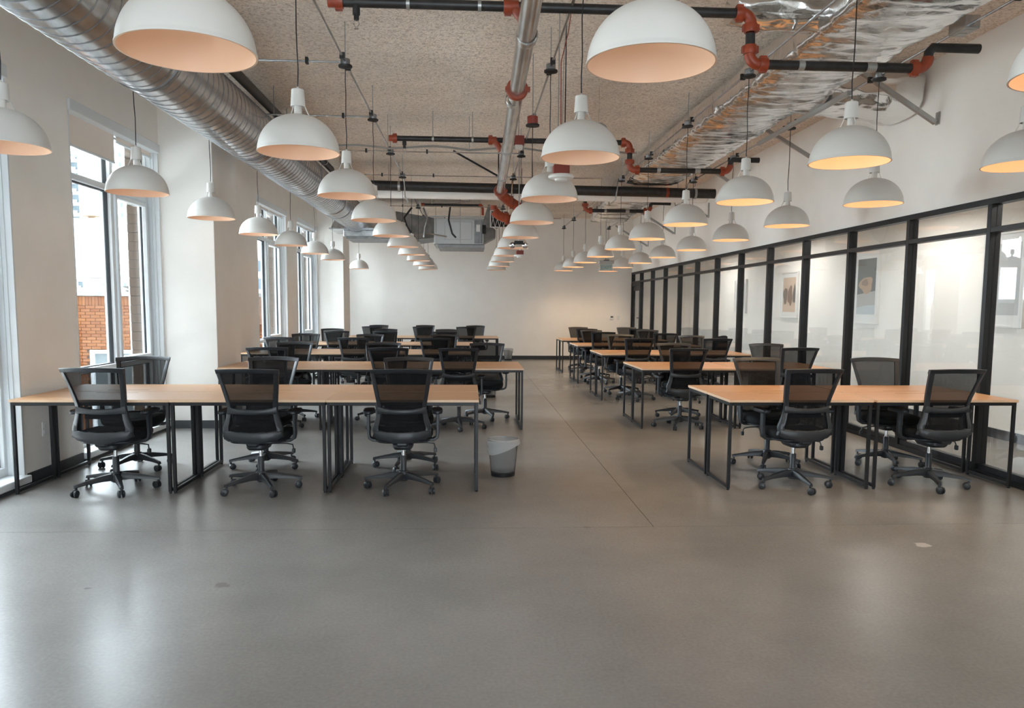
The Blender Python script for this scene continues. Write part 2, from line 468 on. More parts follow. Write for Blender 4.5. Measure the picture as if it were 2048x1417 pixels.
# window wall: solid parts between windows
WZ0, WZ1 = 0.09, 3.30
wins = [(-4.9, -2.9), (-2.0, 0.1), (1.2, 3.2), (4.3, 6.32), (7.25, 9.25), (10.22, 12.2), (13.36, 15.46), (16.38, 18.5), (19.6, 21.3)]
wl = MB()
ye = YR
for y0, y1 in wins:
    wl.box(XO, XL, ye, y0, 0, ZC)
    ye = y1
wl.box(XO, XL, ye, YB, 0, ZC)
for y0, y1 in wins:
    wl.box(XO, XL, y0, y1, WZ1, ZC)
    wl.box(XO, XL - 0.12, y0, y1, -0.2, WZ0 - 0.02)
wall_left = struct('wall_left', wl, M['wall'], 'white window wall with tall openings between piers', 'wall')
PIL = [(0.2, 1.13), (9.27, 10.2), (18.56, 19.5)]
for i, (a, b) in enumerate(PIL):
    if i == 0: continue
    struct('wall_left_pier', MB().box(XL - .02, -2.985, a, b, 0, ZC, ch=0.004), M['wall'],
           ['', 'deep white pier standing out between the second and third windows', 'white pier standing out near the end wall'][i], 'pier')
    bb = MB().box(XL, -2.985 + .015, a - .015, a, 0, 0.095).box(-2.985, -2.985 + .015, a, b, 0, 0.095).box(XL, -2.985 + .015, b, b + .015, 0, .095)
    struct('baseboard_left', bb, M['base_grey'])
for a, b in ((3.22, 4.28), (6.34, 7.23), (12.22, 13.34), (15.48, 16.36)):
    struct('baseboard_left', MB().box(XL, XL + 0.015, a, b, 0, 0.095), M['base_grey'])
# outer reveals in tan stone blocks at the far jamb of the windows in view
me_block = None
for yj in (9.25, 15.46, 18.5):
    part('reveal_joint', MB().box(-3.95, -3.825, yj - .018, yj - .002, 0, 3.5), M['mortar'], wall_left, None)
for (yj, cnt) in ((9.25, 34), (15.46, 34), (18.5, 34)):
    for k in range(cnt):
        if me_block is None:
            me_block = MB().box(-0.06, 0.06, -0.02, 0.01, 0.004, 0.101, ch=0.003).mesh('stone_block', M['stone'], None)
        o = link('stone_block', me_block, wall_left)
        o.location = (-3.89 - 0.003 * random.random(), yj - 0.012, 0.0 + k * 0.1045)

# windows
def make_window(i, y0, y1, blind_drop):
    labels = {3: 'tall white framed window at the near end of the window wall', 4: 'tall white framed window with a part lowered blind',
              5: 'tall window mostly hidden by the deep pier', 6: 'tall narrow looking window past the deep pier', 7: 'tall window closest to the deep pier near the end wall', 8: 'last window, hidden behind the far pier'}
    w = thing('window_%d' % i, labels.get(i, 'tall window in the window wall out of view'), 'window', (0, y0, 0), kind='structure')
    W = y1 - y0
    xi, xo = -3.715, -3.82
    f = MB()
    f.box(xo, xi, 0, 0.06, WZ0, WZ1, ch=.004).box(xo, xi, W - 0.06, W, WZ0, WZ1, ch=.004)
    f.box(xo, xi, 0.06, W - 0.06, WZ0, WZ0 + 0.07, ch=.004).box(xo, xi, 0.06, W - 0.06, WZ1 - 0.06, WZ1, ch=.004)
    part('window_frame', f, M['winframe'], w, None)
    ym = 1.085
    part('mullion', MB().box(xo, xi, ym - 0.032, ym + 0.032, WZ0 + .07, WZ1 - .06, ch=.004), M['winframe'], w, None)
    for a, b in ((0.06, ym - .032), (ym + .032, W - .06)):
        part('transom', MB().box(xo, xi, a, b, 2.64, 2.70, ch=.004), M['winframe'], w, None)
        part('transom', MB().box(xo, xi, a, b, 0.80, 0.85, ch=.004), M['winframe'], w, None)
        for z0, z1 in ((WZ0 + .07, .80), (.85, 2.64), (2.70, WZ1 - .06)):
            g = MB()
            t = 0.012
            g.box(-3.79, -3.75, a, a + t, z0, z1).box(-3.79, -3.75, b - t, b, z0, z1).box(-3.79, -3.75, a + t, b - t, z0, z0 + t).box(-3.79, -3.75, a + t, b - t, z1 - t, z1)
            part('gasket', g, M['gasket'], w, None)
            part('pane', MB().box(-3.775, -3.765, a + t, b - t, z0 + t, z1 - t), M['glass'], w, None)
    # opening light in the second bay
    s = MB(); a, b, z0, z1 = ym + .046, W - .074, .864, 2.626
    for bx in ((a, a + .045, z0, z1), (b - .045, b, z0, z1), (a + .045, b - .045, z0, z0 + .045), (a + .045, b - .045, z1 - .045, z1)):
        s.box(-3.745, -3.70, bx[0], bx[1], bx[2], bx[3], ch=.003)
    part('sash', s, M['winframe'], w, None)
    # side channels and sill
    ch = MB()
    ch.box(-3.715, XL + .002, W - 0.02, W, WZ0, WZ1)
    ch.box(-3.68, -3.67, W - 0.032, W - 0.02, WZ0, WZ1).box(-3.645, -3.635, W - 0.032, W - 0.02, WZ0, WZ1)
    ch.box(-3.715, XL + .002, 0, 0.02, WZ0, WZ1)
    part('blind_channel', ch, M['winframe'], w, None)
    part('window_sill', MB().box(-3.82, XL + .05, 0.0, W - .001, 0.03, WZ0, ch=.006), M['winframe'], w, None)
    part('sill_base', MB().box(-3.71, XL + .04, 0, W - .001, 0.0, 0.03), M['base_grey'], w, None)
    b = thing('roller_blind', 'cream roller blind, %s, in window %s' % ('partly lowered' if blind_drop[0] > .1 else 'rolled up', {3: 'nearest the open floor', 4: 'beside the first pier face', 5: 'behind the deep pier', 6: 'beyond the deep pier', 7: 'before the far pier', 8: 'hidden behind the far pier'}.get(i, 'out of view, %s' % ('first', 'second', 'third')[i % 3])), 'blind', (0, y0, 0))
    part('valance', MB().box(-3.70, XL + .025, 0.0, W, 3.205, 3.305, ch=.004), M['winframe'], b, None)
    for (a, bb), d in zip(((0.03, 1.05), (1.10, W - .03)), blind_drop):
        fb = MB().box(-3.661, -3.658, a, bb, 3.21 - d, 3.21)
        part('blind_fabric', fb, M['blind'], b, None)
        part('hem_bar', MB().box(-3.668, -3.651, a, bb, 3.21 - d - .022, 3.21 - d, ch=.004), M['winframe'], b, None)
    return w
for i, (y0, y1) in enumerate(wins):
    make_window(i, y0, y1, (0.27, 0.05) if i == 4 else (0.03, 0.03))
    portal('window_light', XO - 0.02, y0, y1, 0.0, WZ1)

# wall plate on first pier
o = thing('wall_outlet', 'small white outlet plate low on the pier beside the front desk', 'outlet', (XL, 6.62, 0.42))
part('plate', MB().box(0, .006, -.035, .035, -.06, .06, ch=.002), M['whiteplastic'], o, None)
part('socket', MB().box(.006, .009, -.017, .017, .01, .04).box(.006, .009, -.017, .017, -.04, -.01), M['white'], o, None)

# ------------------------------------------------------------------ glazed partition
gp = thing('glass_partition', 'long black framed glass partition with transom panes', 'partition', (0, 0, 0))
my = [6.61 + 1.2565 * k for k in range(-6, 12)]            # far edges of the posts
MW = 0.055
for y in my:
    o = part('mullion', MB().box(XG, XG + .10, y - MW, y, 0.10, 2.40, ch=.002), M['frame'], gp, None)
part('mullion', MB().box(XG, XG + .10, YB - .05, YB, 0.0, 2.40), M['frame'], gp, None)
part('head_rail', MB().box(XG, XG + .10, my[0] - 1.2, YB, 2.40, ZP, ch=.002), M['frame'], gp, None)
yy = [my[0] - 1.25] + my + [YB]
for k in range(len(yy) - 1):
    a = yy[k]; b = yy[k + 1] - MW if k < len(yy) - 2 else YB - .05
    door = (k == len(yy) - 2)
    part('transom', MB().box(XG, XG + .10, a, b, 2.155, 2.20, ch=.002), M['frame'], gp, None)
    part('upper_pane', MB().box(XG + .046, XG + .054, a, b, 2.20, 2.40), M['partglass'], gp, None)
    if not door:
        part('sill_rail', MB().box(XG, XG + .10, a, b, 0.0, 0.05, ch=.002).box(XG + .02, XG + .08, a, b, 0.05, 0.10), M['frame'], gp, None)
        part('lower_pane', MB().box(XG + .046, XG + .054, a, b, 0.10, 2.155), M['partglass'], gp, None)
for y in my:
    part('sill_rail', MB().box(XG, XG + .10, y - MW, y, 0, 0.10), M['frame'], gp, None)
d0, d1 = my[-1] + .01, YB - .055
dr = thing('door_1', 'black framed glass door at the far end of the partition', 'door', (XG, d0, 0), kind='structure')
w = d1 - d0
part('door_frame', MB().box(.01, .09, 0, .05, 0.005, 2.15).box(.01, .09, w - .05, w, 0.005, 2.15).box(.01, .09, .05, w - .05, 2.06, 2.15), M['frame'], dr, None)
part('door_leaf', MB().box(.03, .075, .055, .16, .01, 2.05).box(.03, .075, w - .16, w - .055, .01, 2.05).box(.03, .075, .16, w - .16, 1.94, 2.05).box(.03, .075, .16, w - .16, .01, .26), M['frame'], dr, None)
part('pane', MB().box(.048, .056, .16, w - .16, .26, 1.94), M['partglass'], dr, None)
part('door_handle', MB().tube([(.03, .11, .9), (-.03, .11, .9), (-.03, .11, 1.2), (.03, .11, 1.2)], .011), M['chrome'], dr)

# corridor: pictures, unseen fill lights added to brighten it
def picture(y0, y1, z0, z1, label, kind):
    p = thing('framed_picture', label, 'picture', (XC, y0, z0))
    W, H = y1 - y0, z1 - z0
    t = .025
    part('picture_frame', MB().box(-.045, 0, 0, t, 0, H, ch=.002).box(-.045, 0, W - t, W, 0, H, ch=.002).box(-.045, 0, t, W - t, 0, t, ch=.002).box(-.045, 0, t, W - t, H - t, H, ch=.002), M['white'], p, None)
    part('mat_board', MB().box(-.03, -.005, t, W - t, t, H - t), M['white'], p, None)
    a, b, c, d = .12 * W, .88 * W, .13 * H, .88 * H
    X = -.0305
    def flat(pts, mm, dx, nm):
        part(nm, MB().add([(X - dx, y, z) for y, z in pts], [tuple(range(len(pts)))]), mm, p, None)
    def blob(cy_, cz, ry, rz, seed, n=20):
        out = []
        for k in range(n):
            t_ = 2 * PI * k / n
            q = 1 + .14 * math.sin(3 * t_ + seed) + .07 * math.sin(5 * t_ + 2 * seed)
            y = min(max(cy_ + ry * q * math.cos(t_), a), b); z = min(max(cz + rz * q * math.sin(t_), c), d)
            out.append((y, z))
        return out
    if kind == 'mountain':
        flat([(a, c), (b, c), (b, d), (a, d)], mat('print_grey', (0.09, 0.10, 0.105), .6), .0, 'print')
        flat([(a, c), (b, c), (b, c + .36 * (d - c)), (a, c + .42 * (d - c))], mat('print_pale', (0.42, 0.40, 0.39), .6), .001, 'print')
        flat([(a, c), (b, c), (b, c + .12 * (d - c)), (a + .4 * W, c + .16 * (d - c)), (a, c + .17 * (d - c))], mat('print_ice', (0.50, 0.55, 0.58), .6), .002, 'print')
        flat(blob((a + b) / 2, c + .53 * (d - c), .36 * (b - a), .15 * (d - c), 1.0), mat('print_sand', (0.42, 0.27, 0.17), .6), .003, 'print')
        flat(blob((a + b) / 2 + .03, c + .57 * (d - c), .18 * (b - a), .06 * (d - c), 2.2), mat('print_brown', (0.24, 0.16, 0.11), .6), .004, 'print')
    elif kind == 'shapes':
        flat([(a, c), (b, c), (b, d), (a, d)], mat('print_peach', (0.60, 0.45, 0.34), .6), .0, 'print')
        flat(blob(b - .2 * (b - a), c + .48 * (d - c), .17 * (b - a), .24 * (d - c), .4), mat('print_umber', (0.14, 0.085, 0.06), .6), .001, 'print')
        flat(blob(b - .58 * (b - a), c + .47 * (d - c), .19 * (b - a), .28 * (d - c), 2.0), mat('print_umber2', (0.20, 0.11, 0.07), .6), .002, 'print')
        flat(blob(a + .08 * (b - a), c + .5 * (d - c), .12 * (b - a), .26 * (d - c), 3.1), mat('print_slate', (0.12, 0.11, 0.10), .6), .003, 'print')
    else:
        flat([(a, c), (b, c), (b, d), (a, d)], mat('print_mist', (0.50, 0.52, 0.53), .6), .0, 'print')
    return p
picture(11.12, 11.83, 1.25, 2.38, 'tall white framed picture of a tan rock behind the glass', 'mountain')
picture(13.93, 14.68, 1.30, 2.17, 'white framed picture of brown rounded shapes behind the glass', 'shapes')
picture(16.58, 17.3, 1.37, 2.12, 'white framed grey print farthest along the corridor wall', 'mist')
picture(8.1, 8.8, 1.28, 2.36, 'white framed picture behind the glass beside the front desks', 'mist')
for k, y in enumerate((-2.5, 1.5, 5.5, 9.5, 13.5, 17.5)):
    lt = thing('added_fill_panel', 'unseen fill light panel added to brighten the corridor, %s along the corridor' % ('first', 'second', 'third', 'fourth', 'fifth', 'sixth')[k], 'light', (5.35, y, 2.70), group='corridor fill lights')
    part('light_frame', MB().box(-.16, .16, -.62, .62, -.03, 0, ch=.003), M['whiteplastic'], lt, None)
    ld = bpy.data.lights.new('corridor_fill', 'AREA'); ld.shape = 'RECTANGLE'; ld.size = .28; ld.size_y = 1.2
    ld.energy = 7; ld.color = (1.0, .96, .90)
    lo = bpy.data.objects.new('corridor_fill', ld); lo.parent = lt; lo.location = (0, 0, -.035); COL.objects.link(lo)
# small meeting chair in corridor
sc_ = thing('side_chair', 'grey round backed side chair beyond the glass', 'chair', (5.55, 17.0, 0), 1.9)
rows = []
for a in range(13):
    t = PI * (a / 12) 
    rows.append([(.23 * math.cos(t), -.1 - .16 * math.sin(t), z) for z in (.45, .6, .75, .86 - .05 * abs(math.cos(t)) ** 2)])
part('backrest', MB().grid(rows), M['fabric'], sc_)
part('seat', MB().slab([(x, y) for x, y in superellipse(.23, .22, 20, 3)], .42, .47, .01), M['fabric'], sc_)
for sx in (-1, 1):
    for sy in (-1, 1):
        part('leg', MB().tube([(sx * .16, sy * .15, .42), (sx * .22, sy * .21, 0)], .011), M['blackmetal'], sc_)

# ------------------------------------------------------------------ desks
def make_desk(W=1.192, D=0.578):
    # origin: front left floor corner, the desk spans +x, +y
    t = thing('desk', '', 'desk')
    top = MB()
    s0, s1, sy0, sy1 = W / 2 - .17, W / 2 + .17, D - .10, D - .085
    z0, z1 = .722, .742
    top.box(0, W, 0, sy0, z0, z1).box(0, W, sy1, D, z0, z1).box(0, s0, sy0, sy1, z0, z1).box(s1, W, sy0, sy1, z0, z1)
    part('desktop', top, M['wood'], t, None)
    e = MB().box(-.0012, 0.0006, 0, D, z0, z1).box(W - .0006, W + .0012, 0, D, z0, z1)
    e.box(0, W, -.0012, .0006, z0 + .001, z1 - .001).box(0, W, D - .0006, D + .0012, z0, z1)
    part('lit_edge', e, M['wood_lit_edge'], t, None, 'pale edge, lightened as if lit by the windows')
    part('cable_slot', MB().box(s0, s1, sy0, sy1, z0 - .02, z1 - .002), M['dark'], t, None)
    q = .025
    for x in (0.004, W - .004 - q):
        for y in (0.012, D - .012 - q):
            part('leg', MB().box(x, x + q, y, y + q, .014, z0, ch=.002), M['blackmetal'], t, None)
            part('foot', MB().cyl((x + q / 2, y + q / 2, .007), .012, .014, 10), M['blackmetal'], t)
        part('side_rail', MB().box(x, x + q, .012 + q, D - .012 - q, .016, .041, ch=.002), M['blackmetal'], t, None)
        part('side_rail', MB().box(x, x + q, .012 + q, D - .012 - q, z0 - .03, z0, ch=.002), M['blackmetal'], t, None)
    for y in (.012, D - .012 - q):
        part('top_rail', MB().box(.004 + q, W - .004 - q, y, y + q, z0 - .028, z0, ch=.002), M['blackmetal'], t, None)
    return t
PITCH_X = 1.197
DSK = 0.578
def ordn(k): return ('first', 'second', 'third', 'fourth', 'fifth')[k]
left_rows = [(0.083, 6.0, 7.175), (0.657, 9.08, 10.20), (0.083, 11.92, 13.10), (0.083, 14.75, 15.95), (0.705, 18.15, 19.33)]
right_rows = [(2.096, 6.0, 7.175), (2.096, 9.135, 10.28), (2.096, 11.97, 13.17), (2.092, 14.65, 15.83), (2.092, 17.1, 18.33)]
proto_desk = None
def put_desk(x, y, rot, label):
    global proto_desk
    if proto_desk is None:
        proto_desk = make_desk(); o = proto_desk; o['group'] = 'oak topped desks'
        o.location = (x, y, 0); o.rotation_euler = (0, 0, rot); o['label'] = label
    else:
        o = dup(proto_desk, (x, y, 0), rot, label)
    return o
ENDS3 = ('window end', 'in the middle', 'aisle end')
for r, (xr, yf, yb) in enumerate(left_rows):
    for k in range(3):
        x0 = xr - (3 - k) * PITCH_X
        put_desk(x0, yf, 0, 'oak topped desk, near half of the %s window-side row, %s' % (ordn(r), ENDS3[k]))
        put_desk(x0 + 1.192, yb, PI, 'oak topped desk, far half of the %s window-side row, %s' % (ordn(r), ENDS3[k]))
ENDS2 = ('aisle end', 'partition end')
for r, (xl, yf, yb) in enumerate(right_rows):
    for k in range(2):
        x0 = xl + k * 1.222
        put_desk(x0, yf, 0, 'oak topped desk, near half of the %s partition-side row, %s' % (ordn(r), ENDS2[k]))
        put_desk(x0 + 1.192, yb, PI, 'oak topped desk, far half of the %s partition-side row, %s' % (ordn(r), ENDS2[k]))

# ------------------------------------------------------------------ task chair
def yb_(x, z):
    # back surface: y as a function of sideways position and height
    pts = ((.40, -.225), (.50, -.235), (.58, -.232), (.67, -.222), (.76, -.245), (.88, -.30), (1.02, -.372))
    for (a, ya), (b, yb2) in zip(pts, pts[1:]):
        if z <= b:
            t = max(0, (z - a) / (b - a)); y = ya + (yb2 - ya) * t; break
    else: y = pts[-1][1]
    return y + .055 * (x / .24) ** 2
def hw(z):
    pts = ((.43, .19), (.47, .226), (.53, .236), (.60, .215), (.665, .197), (.72, .199), (.80, .213), (.90, .229), (.985, .243))
    for (a, wa), (b, wb) in zip(pts, pts[1:]):
        if z <= b:
            t = max(0, (z - a) / (b - a)); return wa + (wb - wa) * t
    return pts[-1][1]
def strip(mb, path, wid, th):
    # rounded bar along a path on the back surface
    P = [Vector((x, 0, z)) for x, z in path]
    rows = []
    for i, p in enumerate(P):
        if i == 0: t = P[1] - P[0]
        elif i == len(P) - 1: t = P[-1] - P[-2]
        else: t = P[i + 1] - P[i - 1]
        t.normalize(); n = Vector((-t.z, 0, t.x))
        w2 = (wid[i] if isinstance(wid, (list, tuple)) else wid) / 2
        row = []
        for a, d in ((-1, -.35), (-.8, -.5), (.8, -.5), (1, -.35), (1, .35), (.8, .5), (-.8, .5), (-1, .35)):
            q = p + n * (w2 * a)
            row.append((q.x, yb_(q.x, q.z) + d * th, q.z))
        rows.append(row)
    mb.grid(rows, close_u=True)
    k = len(rows[0])
    mb.add(rows[0], [tuple(range(k))]); mb.add(rows[-1], [tuple(reversed(range(k)))])
def make_chair():
    c = thing('office_chair', '', 'chair')
    f = MB()
    zs = [.50, .53, .56, .60, .64, .68, .72, .77, .82, .88, .93, .97, .99]
    for s in (-1, 1):
        strip(f, [(s * (hw(z) - (.022 if z < .62 else .018)), z) for z in zs], [.050, .048, .044, .040, .038, .036, .034, .034, .034, .034, .034, .034, .03], .028)
    xs = [i / 10 * .243 for i in range(-10, 11)]
    strip(f, [(x, .988 + .010 * (1 - (x / .243) ** 2)) for x in xs], .036, .03)
    strip(f, [(x * .80, .675 - .012 * (1 - (x / .243) ** 2)) for x in xs], [.062 if abs(x) > .2 else .046 if abs(x) > .14 else .040 for x in xs], .034)
    strip(f, [(x * .95, .488 - .030 * (1 - (x / .243) ** 2)) for x in xs], [.055 if abs(x) > .2 else .078 if abs(x) > .12 else .090 for x in xs], .04)
    part('backrest_frame', f, M['plastic'], c, 50)
    g = MB(); rows = []
    for i in range(17):
        z = .50 + (.985 - .50) * i / 16
        w_ = hw(z) - .02
        rows.append([(w_ * t, yb_(w_ * t, z) + .006, z) for t in (-1, -.75, -.5, -.25, 0, .25, .5, .75, 1)])
    g.grid(rows)
    part('mesh_back', g, M['mesh'], c, 60)
    lp = MB(); rows = []
    for i in range(9):
        x = -.13 + .26 * i / 8
        rows.append([(x, yb_(x, z) + dy, z) for z, dy in ((.605, .016), (.605, .036), (.638, .036), (.638, .016))])
    lp.grid(rows, close_u=True)
    part('lumbar_pad', lp, M['plastic'], c, 30)
    seat = MB()
    ol = superellipse(.245, .235, 32, 3.6)
    rows = []
    for z, k in ((.425, .90), (.43, .97), (.45, 1.0), (.475, 1.0), (.492, .96), (.497, .86), (.492, .4)):
        rows.append([(x * k, y * k + .035, z - (.02 * max(0, (y - .1) / .13) ** 2 if z > .44 else 0)) for x, y in ol])
    seat.grid(rows, close_u=True)
    seat.add(rows[0], [tuple(range(32))]); seat.add(rows[-1], [tuple(reversed(range(32)))])
    part('seat', seat, M['fabric'], c, 60)
    part('seat_pan', MB().slab([(x * .93, y * .93 + .03) for x, y in ol], .405, .426, .008), M['plastic'], c)
    mech = MB()
    mech.slab([(x, y - .02) for x, y in superellipse(.085, .14, 20, 4)], .345, .406, .02)
    mech.box(-.05, .05, -.235, -.10, .385, .455, ch=.015)
    part('tilt_mechanism', mech, M['plastic'], c)
    part('lever', MB().tube([(.06, .02, .375), (.20, .03, .375), (.255, .03, .365), (.265, .02, .33)], .006, 6).box(.252, .278, .005, .035, .295, .335, ch=.005), M['plastic'], c)
    for s in (-1, 1):
        a = MB()
        path = [(s * .17, .0, .405), (s * .25, .0, .408), (s * .278, .0, .425), (s * .285, .0, .46), (s * .285, -.005, .63)]
        rows = []
        for i, p in enumerate(path):
            P0 = Vector(path[max(i - 1, 0)]); P1 = Vector(path[min(i + 1, len(path) - 1)])
            t = (P1 - P0).normalized(); n = Vector((-t.z, 0, t.x)).normalized()
            rows.append([tuple(Vector(p) + n * (.013 * u) + Vector((0, .03 * v, 0))) for u, v in ((-1, -.8), (-.6, -1), (.6, -1), (1, -.8), (1, .8), (.6, 1), (-.6, 1), (-1, .8))])
        a.grid(rows, close_u=True)
        a.add(rows[0], [tuple(range(8))]); a.add(rows[-1], [tuple(reversed(range(8)))])
        ar = part('armrest', a, M['plastic'], c, 40)
        pad = MB().slab([(x + s * .282, y + .03) for x, y in superellipse(.045, .125, 24, 3)], .625, .655, .008)
        part('arm_pad', pad, M['plastic'], ar, 40)
    part('gas_lift', MB().lathe([(.026, .085), (.026, .27), (.022, .275)], 16, cap=True), M['plastic'], c)
    part('lift_rod', MB().cyl((0, 0, .31), .0145, .08, 14), M['chrome'], c, 40, 'chrome lift rod')
    base = thing('star_base', None, None); base.parent = c
    # star base with five legs: one mesh, casters separate
    COL.objects.unlink(base); bpy.data.objects.remove(base)
    st = MB().lathe([(.030, .065), (.043, .075), (.045, .13), (.036, .150), (.027, .152)], 16, cap=True)
    for k in range(5):
        a = 2 * PI * k / 5
        ca, sa = math.cos(a), math.sin(a)
        rows = []
        for rr, w_, z0, z1 in ((.03, .030, .085, .140), (.12, .024, .088, .132), (.24, .019, .082, .110), (.30, .017, .075, .098), (.327, .013, .068, .092)):
            rows.append([(rr * ca - u * sa, rr * sa + u * ca, z) for u, z in ((-w_, z0), (-w_, (z0 + z1) / 2), (-w_ * .55, z1), (w_ * .55, z1), (w_, (z0 + z1) / 2), (w_, z0))])
        st.grid(rows, close_u=True)
        st.add(rows[-1], [tuple(reversed(range(6)))])
        st.cyl((.312 * ca, .312 * sa, .066), .009, .03, 8)
    sb = part('star_base', st, M['plastic'], c, 40)
    for k in range(5):
        a = 2 * PI * k / 5; ca, sa = math.cos(a), math.sin(a)
        tw = a + (.9, 2.3, 4.0, 5.2, 1.7)[k]
        w_ = MB()
        for s in (-1, 1):
            w_.lathe([(.004, s * .026), (.020, s * .026), (.0285, s * .021), (.0285, s * .008), (.020, s * .006)], 16, (0, .0, .0285), axis='x')
        w_.box(-.006, .006, -.012, .018, .022, .056, ch=.003)
        vs = []
        for x, y, z in w_.v:
            y += .016
            vs.append((.312 * ca + x * math.cos(tw) - y * math.sin(tw), .312 * sa + x * math.sin(tw) + y * math.cos(tw), z))
        w_.v = vs
        part('caster', w_, M['plastic'], sb, 40)
    return c
proto_chair = None
def put_chair(x, y, rz, label):
    global proto_chair
    if proto_chair is None:
        proto_chair = make_chair(); o = proto_chair; o['group'] = 'black mesh office chairs'
        o.location = (x, y, 0); o.rotation_euler = (0, 0, rz); o['label'] = label
    else:
        o = dup(proto_chair, (x, y, 0), rz, label)
    # every swivel base is turned its own way
    for ch in o.children:
        if ch.name.startswith('star_base'):
            ch.rotation_euler = (0, 0, random.uniform(0, 2 * PI) if o is not proto_chair else .25)
    return o
# back-top centre of each chair as measured (x, y), turn in degrees
F, R = 0, PI
CH = [
 ('w', 0, 'F', 0, -2.83, 5.84, -2), ('w', 0, 'F', 1, -1.66, 5.76, -1), ('w', 0, 'F', 2, -0.515, 5.79, 2),
 ('w', 0, 'R', 0, -2.97, 7.19, 7), ('w', 0, 'R', 1, -1.79, 7.19, -3), ('w', 0, 'R', 2, -0.56, 7.18, 2),
 ('w', 1, 'F', 0, -2.29, 8.78, 3), ('w', 1, 'F', 1, -0.93, 8.80, -2), ('w', 1, 'F', 2, -0.12, 8.76, 0),
 ('w', 1, 'R', 0, -2.26, 10.12, 4), ('w', 1, 'R', 1, -1.11, 10.10, -3), ('w', 1, 'R', 2, 0.243, 10.08, -6),
 ('w', 2, 'F', 0, -2.85, 11.62, -4), ('w', 2, 'F', 1, -1.74, 11.60, 2), ('w', 2, 'F', 2, -0.515, 11.58, 0),
 ('w', 2, 'R', 0, -2.75, 13.15, 3), ('w', 2, 'R', 1, -1.65, 13.02, -4), ('w', 2, 'R', 2, -0.43, 13.06, 5),
 ('w', 3, 'F', 0, -2.50, 14.60, 2), ('w', 3, 'F', 1, -1.60, 14.62, -3), ('w', 3, 'F', 2, -0.46, 14.58, 3),
 ('w', 3, 'R', 0, -2.82, 16.12, -4), ('w', 3, 'R', 1, -1.72, 16.05, 3), ('w', 3, 'R', 2, -0.46, 16.05, 2),
 ('w', 4, 'F', 0, -2.25, 17.95, 2), ('w', 4, 'F', 1, -1.08, 17.95, -2), ('w', 4, 'F', 2, -0.06, 17.95, 4),
 ('w', 4, 'R', 0, -2.24, 19.30, 3), ('w', 4, 'R', 1, -1.09, 19.38, -3), ('w', 4, 'R', 2, 0.16, 19.30, 2),
 ('p', 0, 'F', 0, 2.78, 5.93, 3), ('p', 0, 'F', 1, 3.97, 5.93, 2),
 ('p', 0, 'R', 0, 2.78, 7.32, 4), ('p', 0, 'R', 1, 4.0, 7.38, -2),
 ('p', 1, 'F', 0, 2.63, 8.95, 2), ('p', 1, 'F', 1, 4.10, 9.20, 3),
 ('p', 1, 'R', 0, 2.76, 10.25, 3), ('p', 1, 'R', 1, 4.05, 10.28, -4),
 ('p', 2, 'F', 0, 2.67, 11.80, 2), ('p', 2, 'F', 1, 3.95, 11.90, 3),
 ('p', 2, 'R', 0, 2.69, 13.55, -6), ('p', 2, 'R', 1, 3.86, 13.2, 3),
 ('p', 3, 'F', 0, 2.62, 14.75, 4), ('p', 3, 'F', 1, 3.70, 14.2, 3),
 ('p', 3, 'R', 0, 2.56, 16.1, 10), ('p', 3, 'R', 1, 3.84, 16.4, 4),
 ('p', 4, 'F', 0, 2.62, 16.95, -6), ('p', 4, 'F', 1, 3.82, 16.98, 4),
 ('p', 4, 'R', 0, 2.62, 18.4, 3), ('p', 4, 'R', 1, 3.80, 18.4, -3),
]
for bank, r, side, k, bx, by, deg in CH:
    a = math.radians(deg) + (0 if side == 'F' else PI)
    row_ = (left_rows if bank == 'w' else right_rows)[r]
    ny = row_[1] - .20 if side == 'F' else row_[2] + .18
    ny = by + max(-.45, min(.45, ny - by))
    bx = bx * ny / by
    zt = 1.477 - (1.477 - 1.003) * ny / by
    sz = max(.955, min(1.0, zt / 1.016))
    off = 0.362 * .975
    x = bx - math.sin(a) * off
    y = ny + math.cos(a) * off
    ends = ENDS3 if bank == 'w' else ENDS2
    ch_ = put_chair(x, y, a, 'black mesh office chair, %s side of the %s %s desk row, %s' % ('near' if side == 'F' else 'far', ordn(r), 'window-side' if bank == 'w' else 'partition-side', ends[k]))
    ch_.scale = (.97, .975, sz)

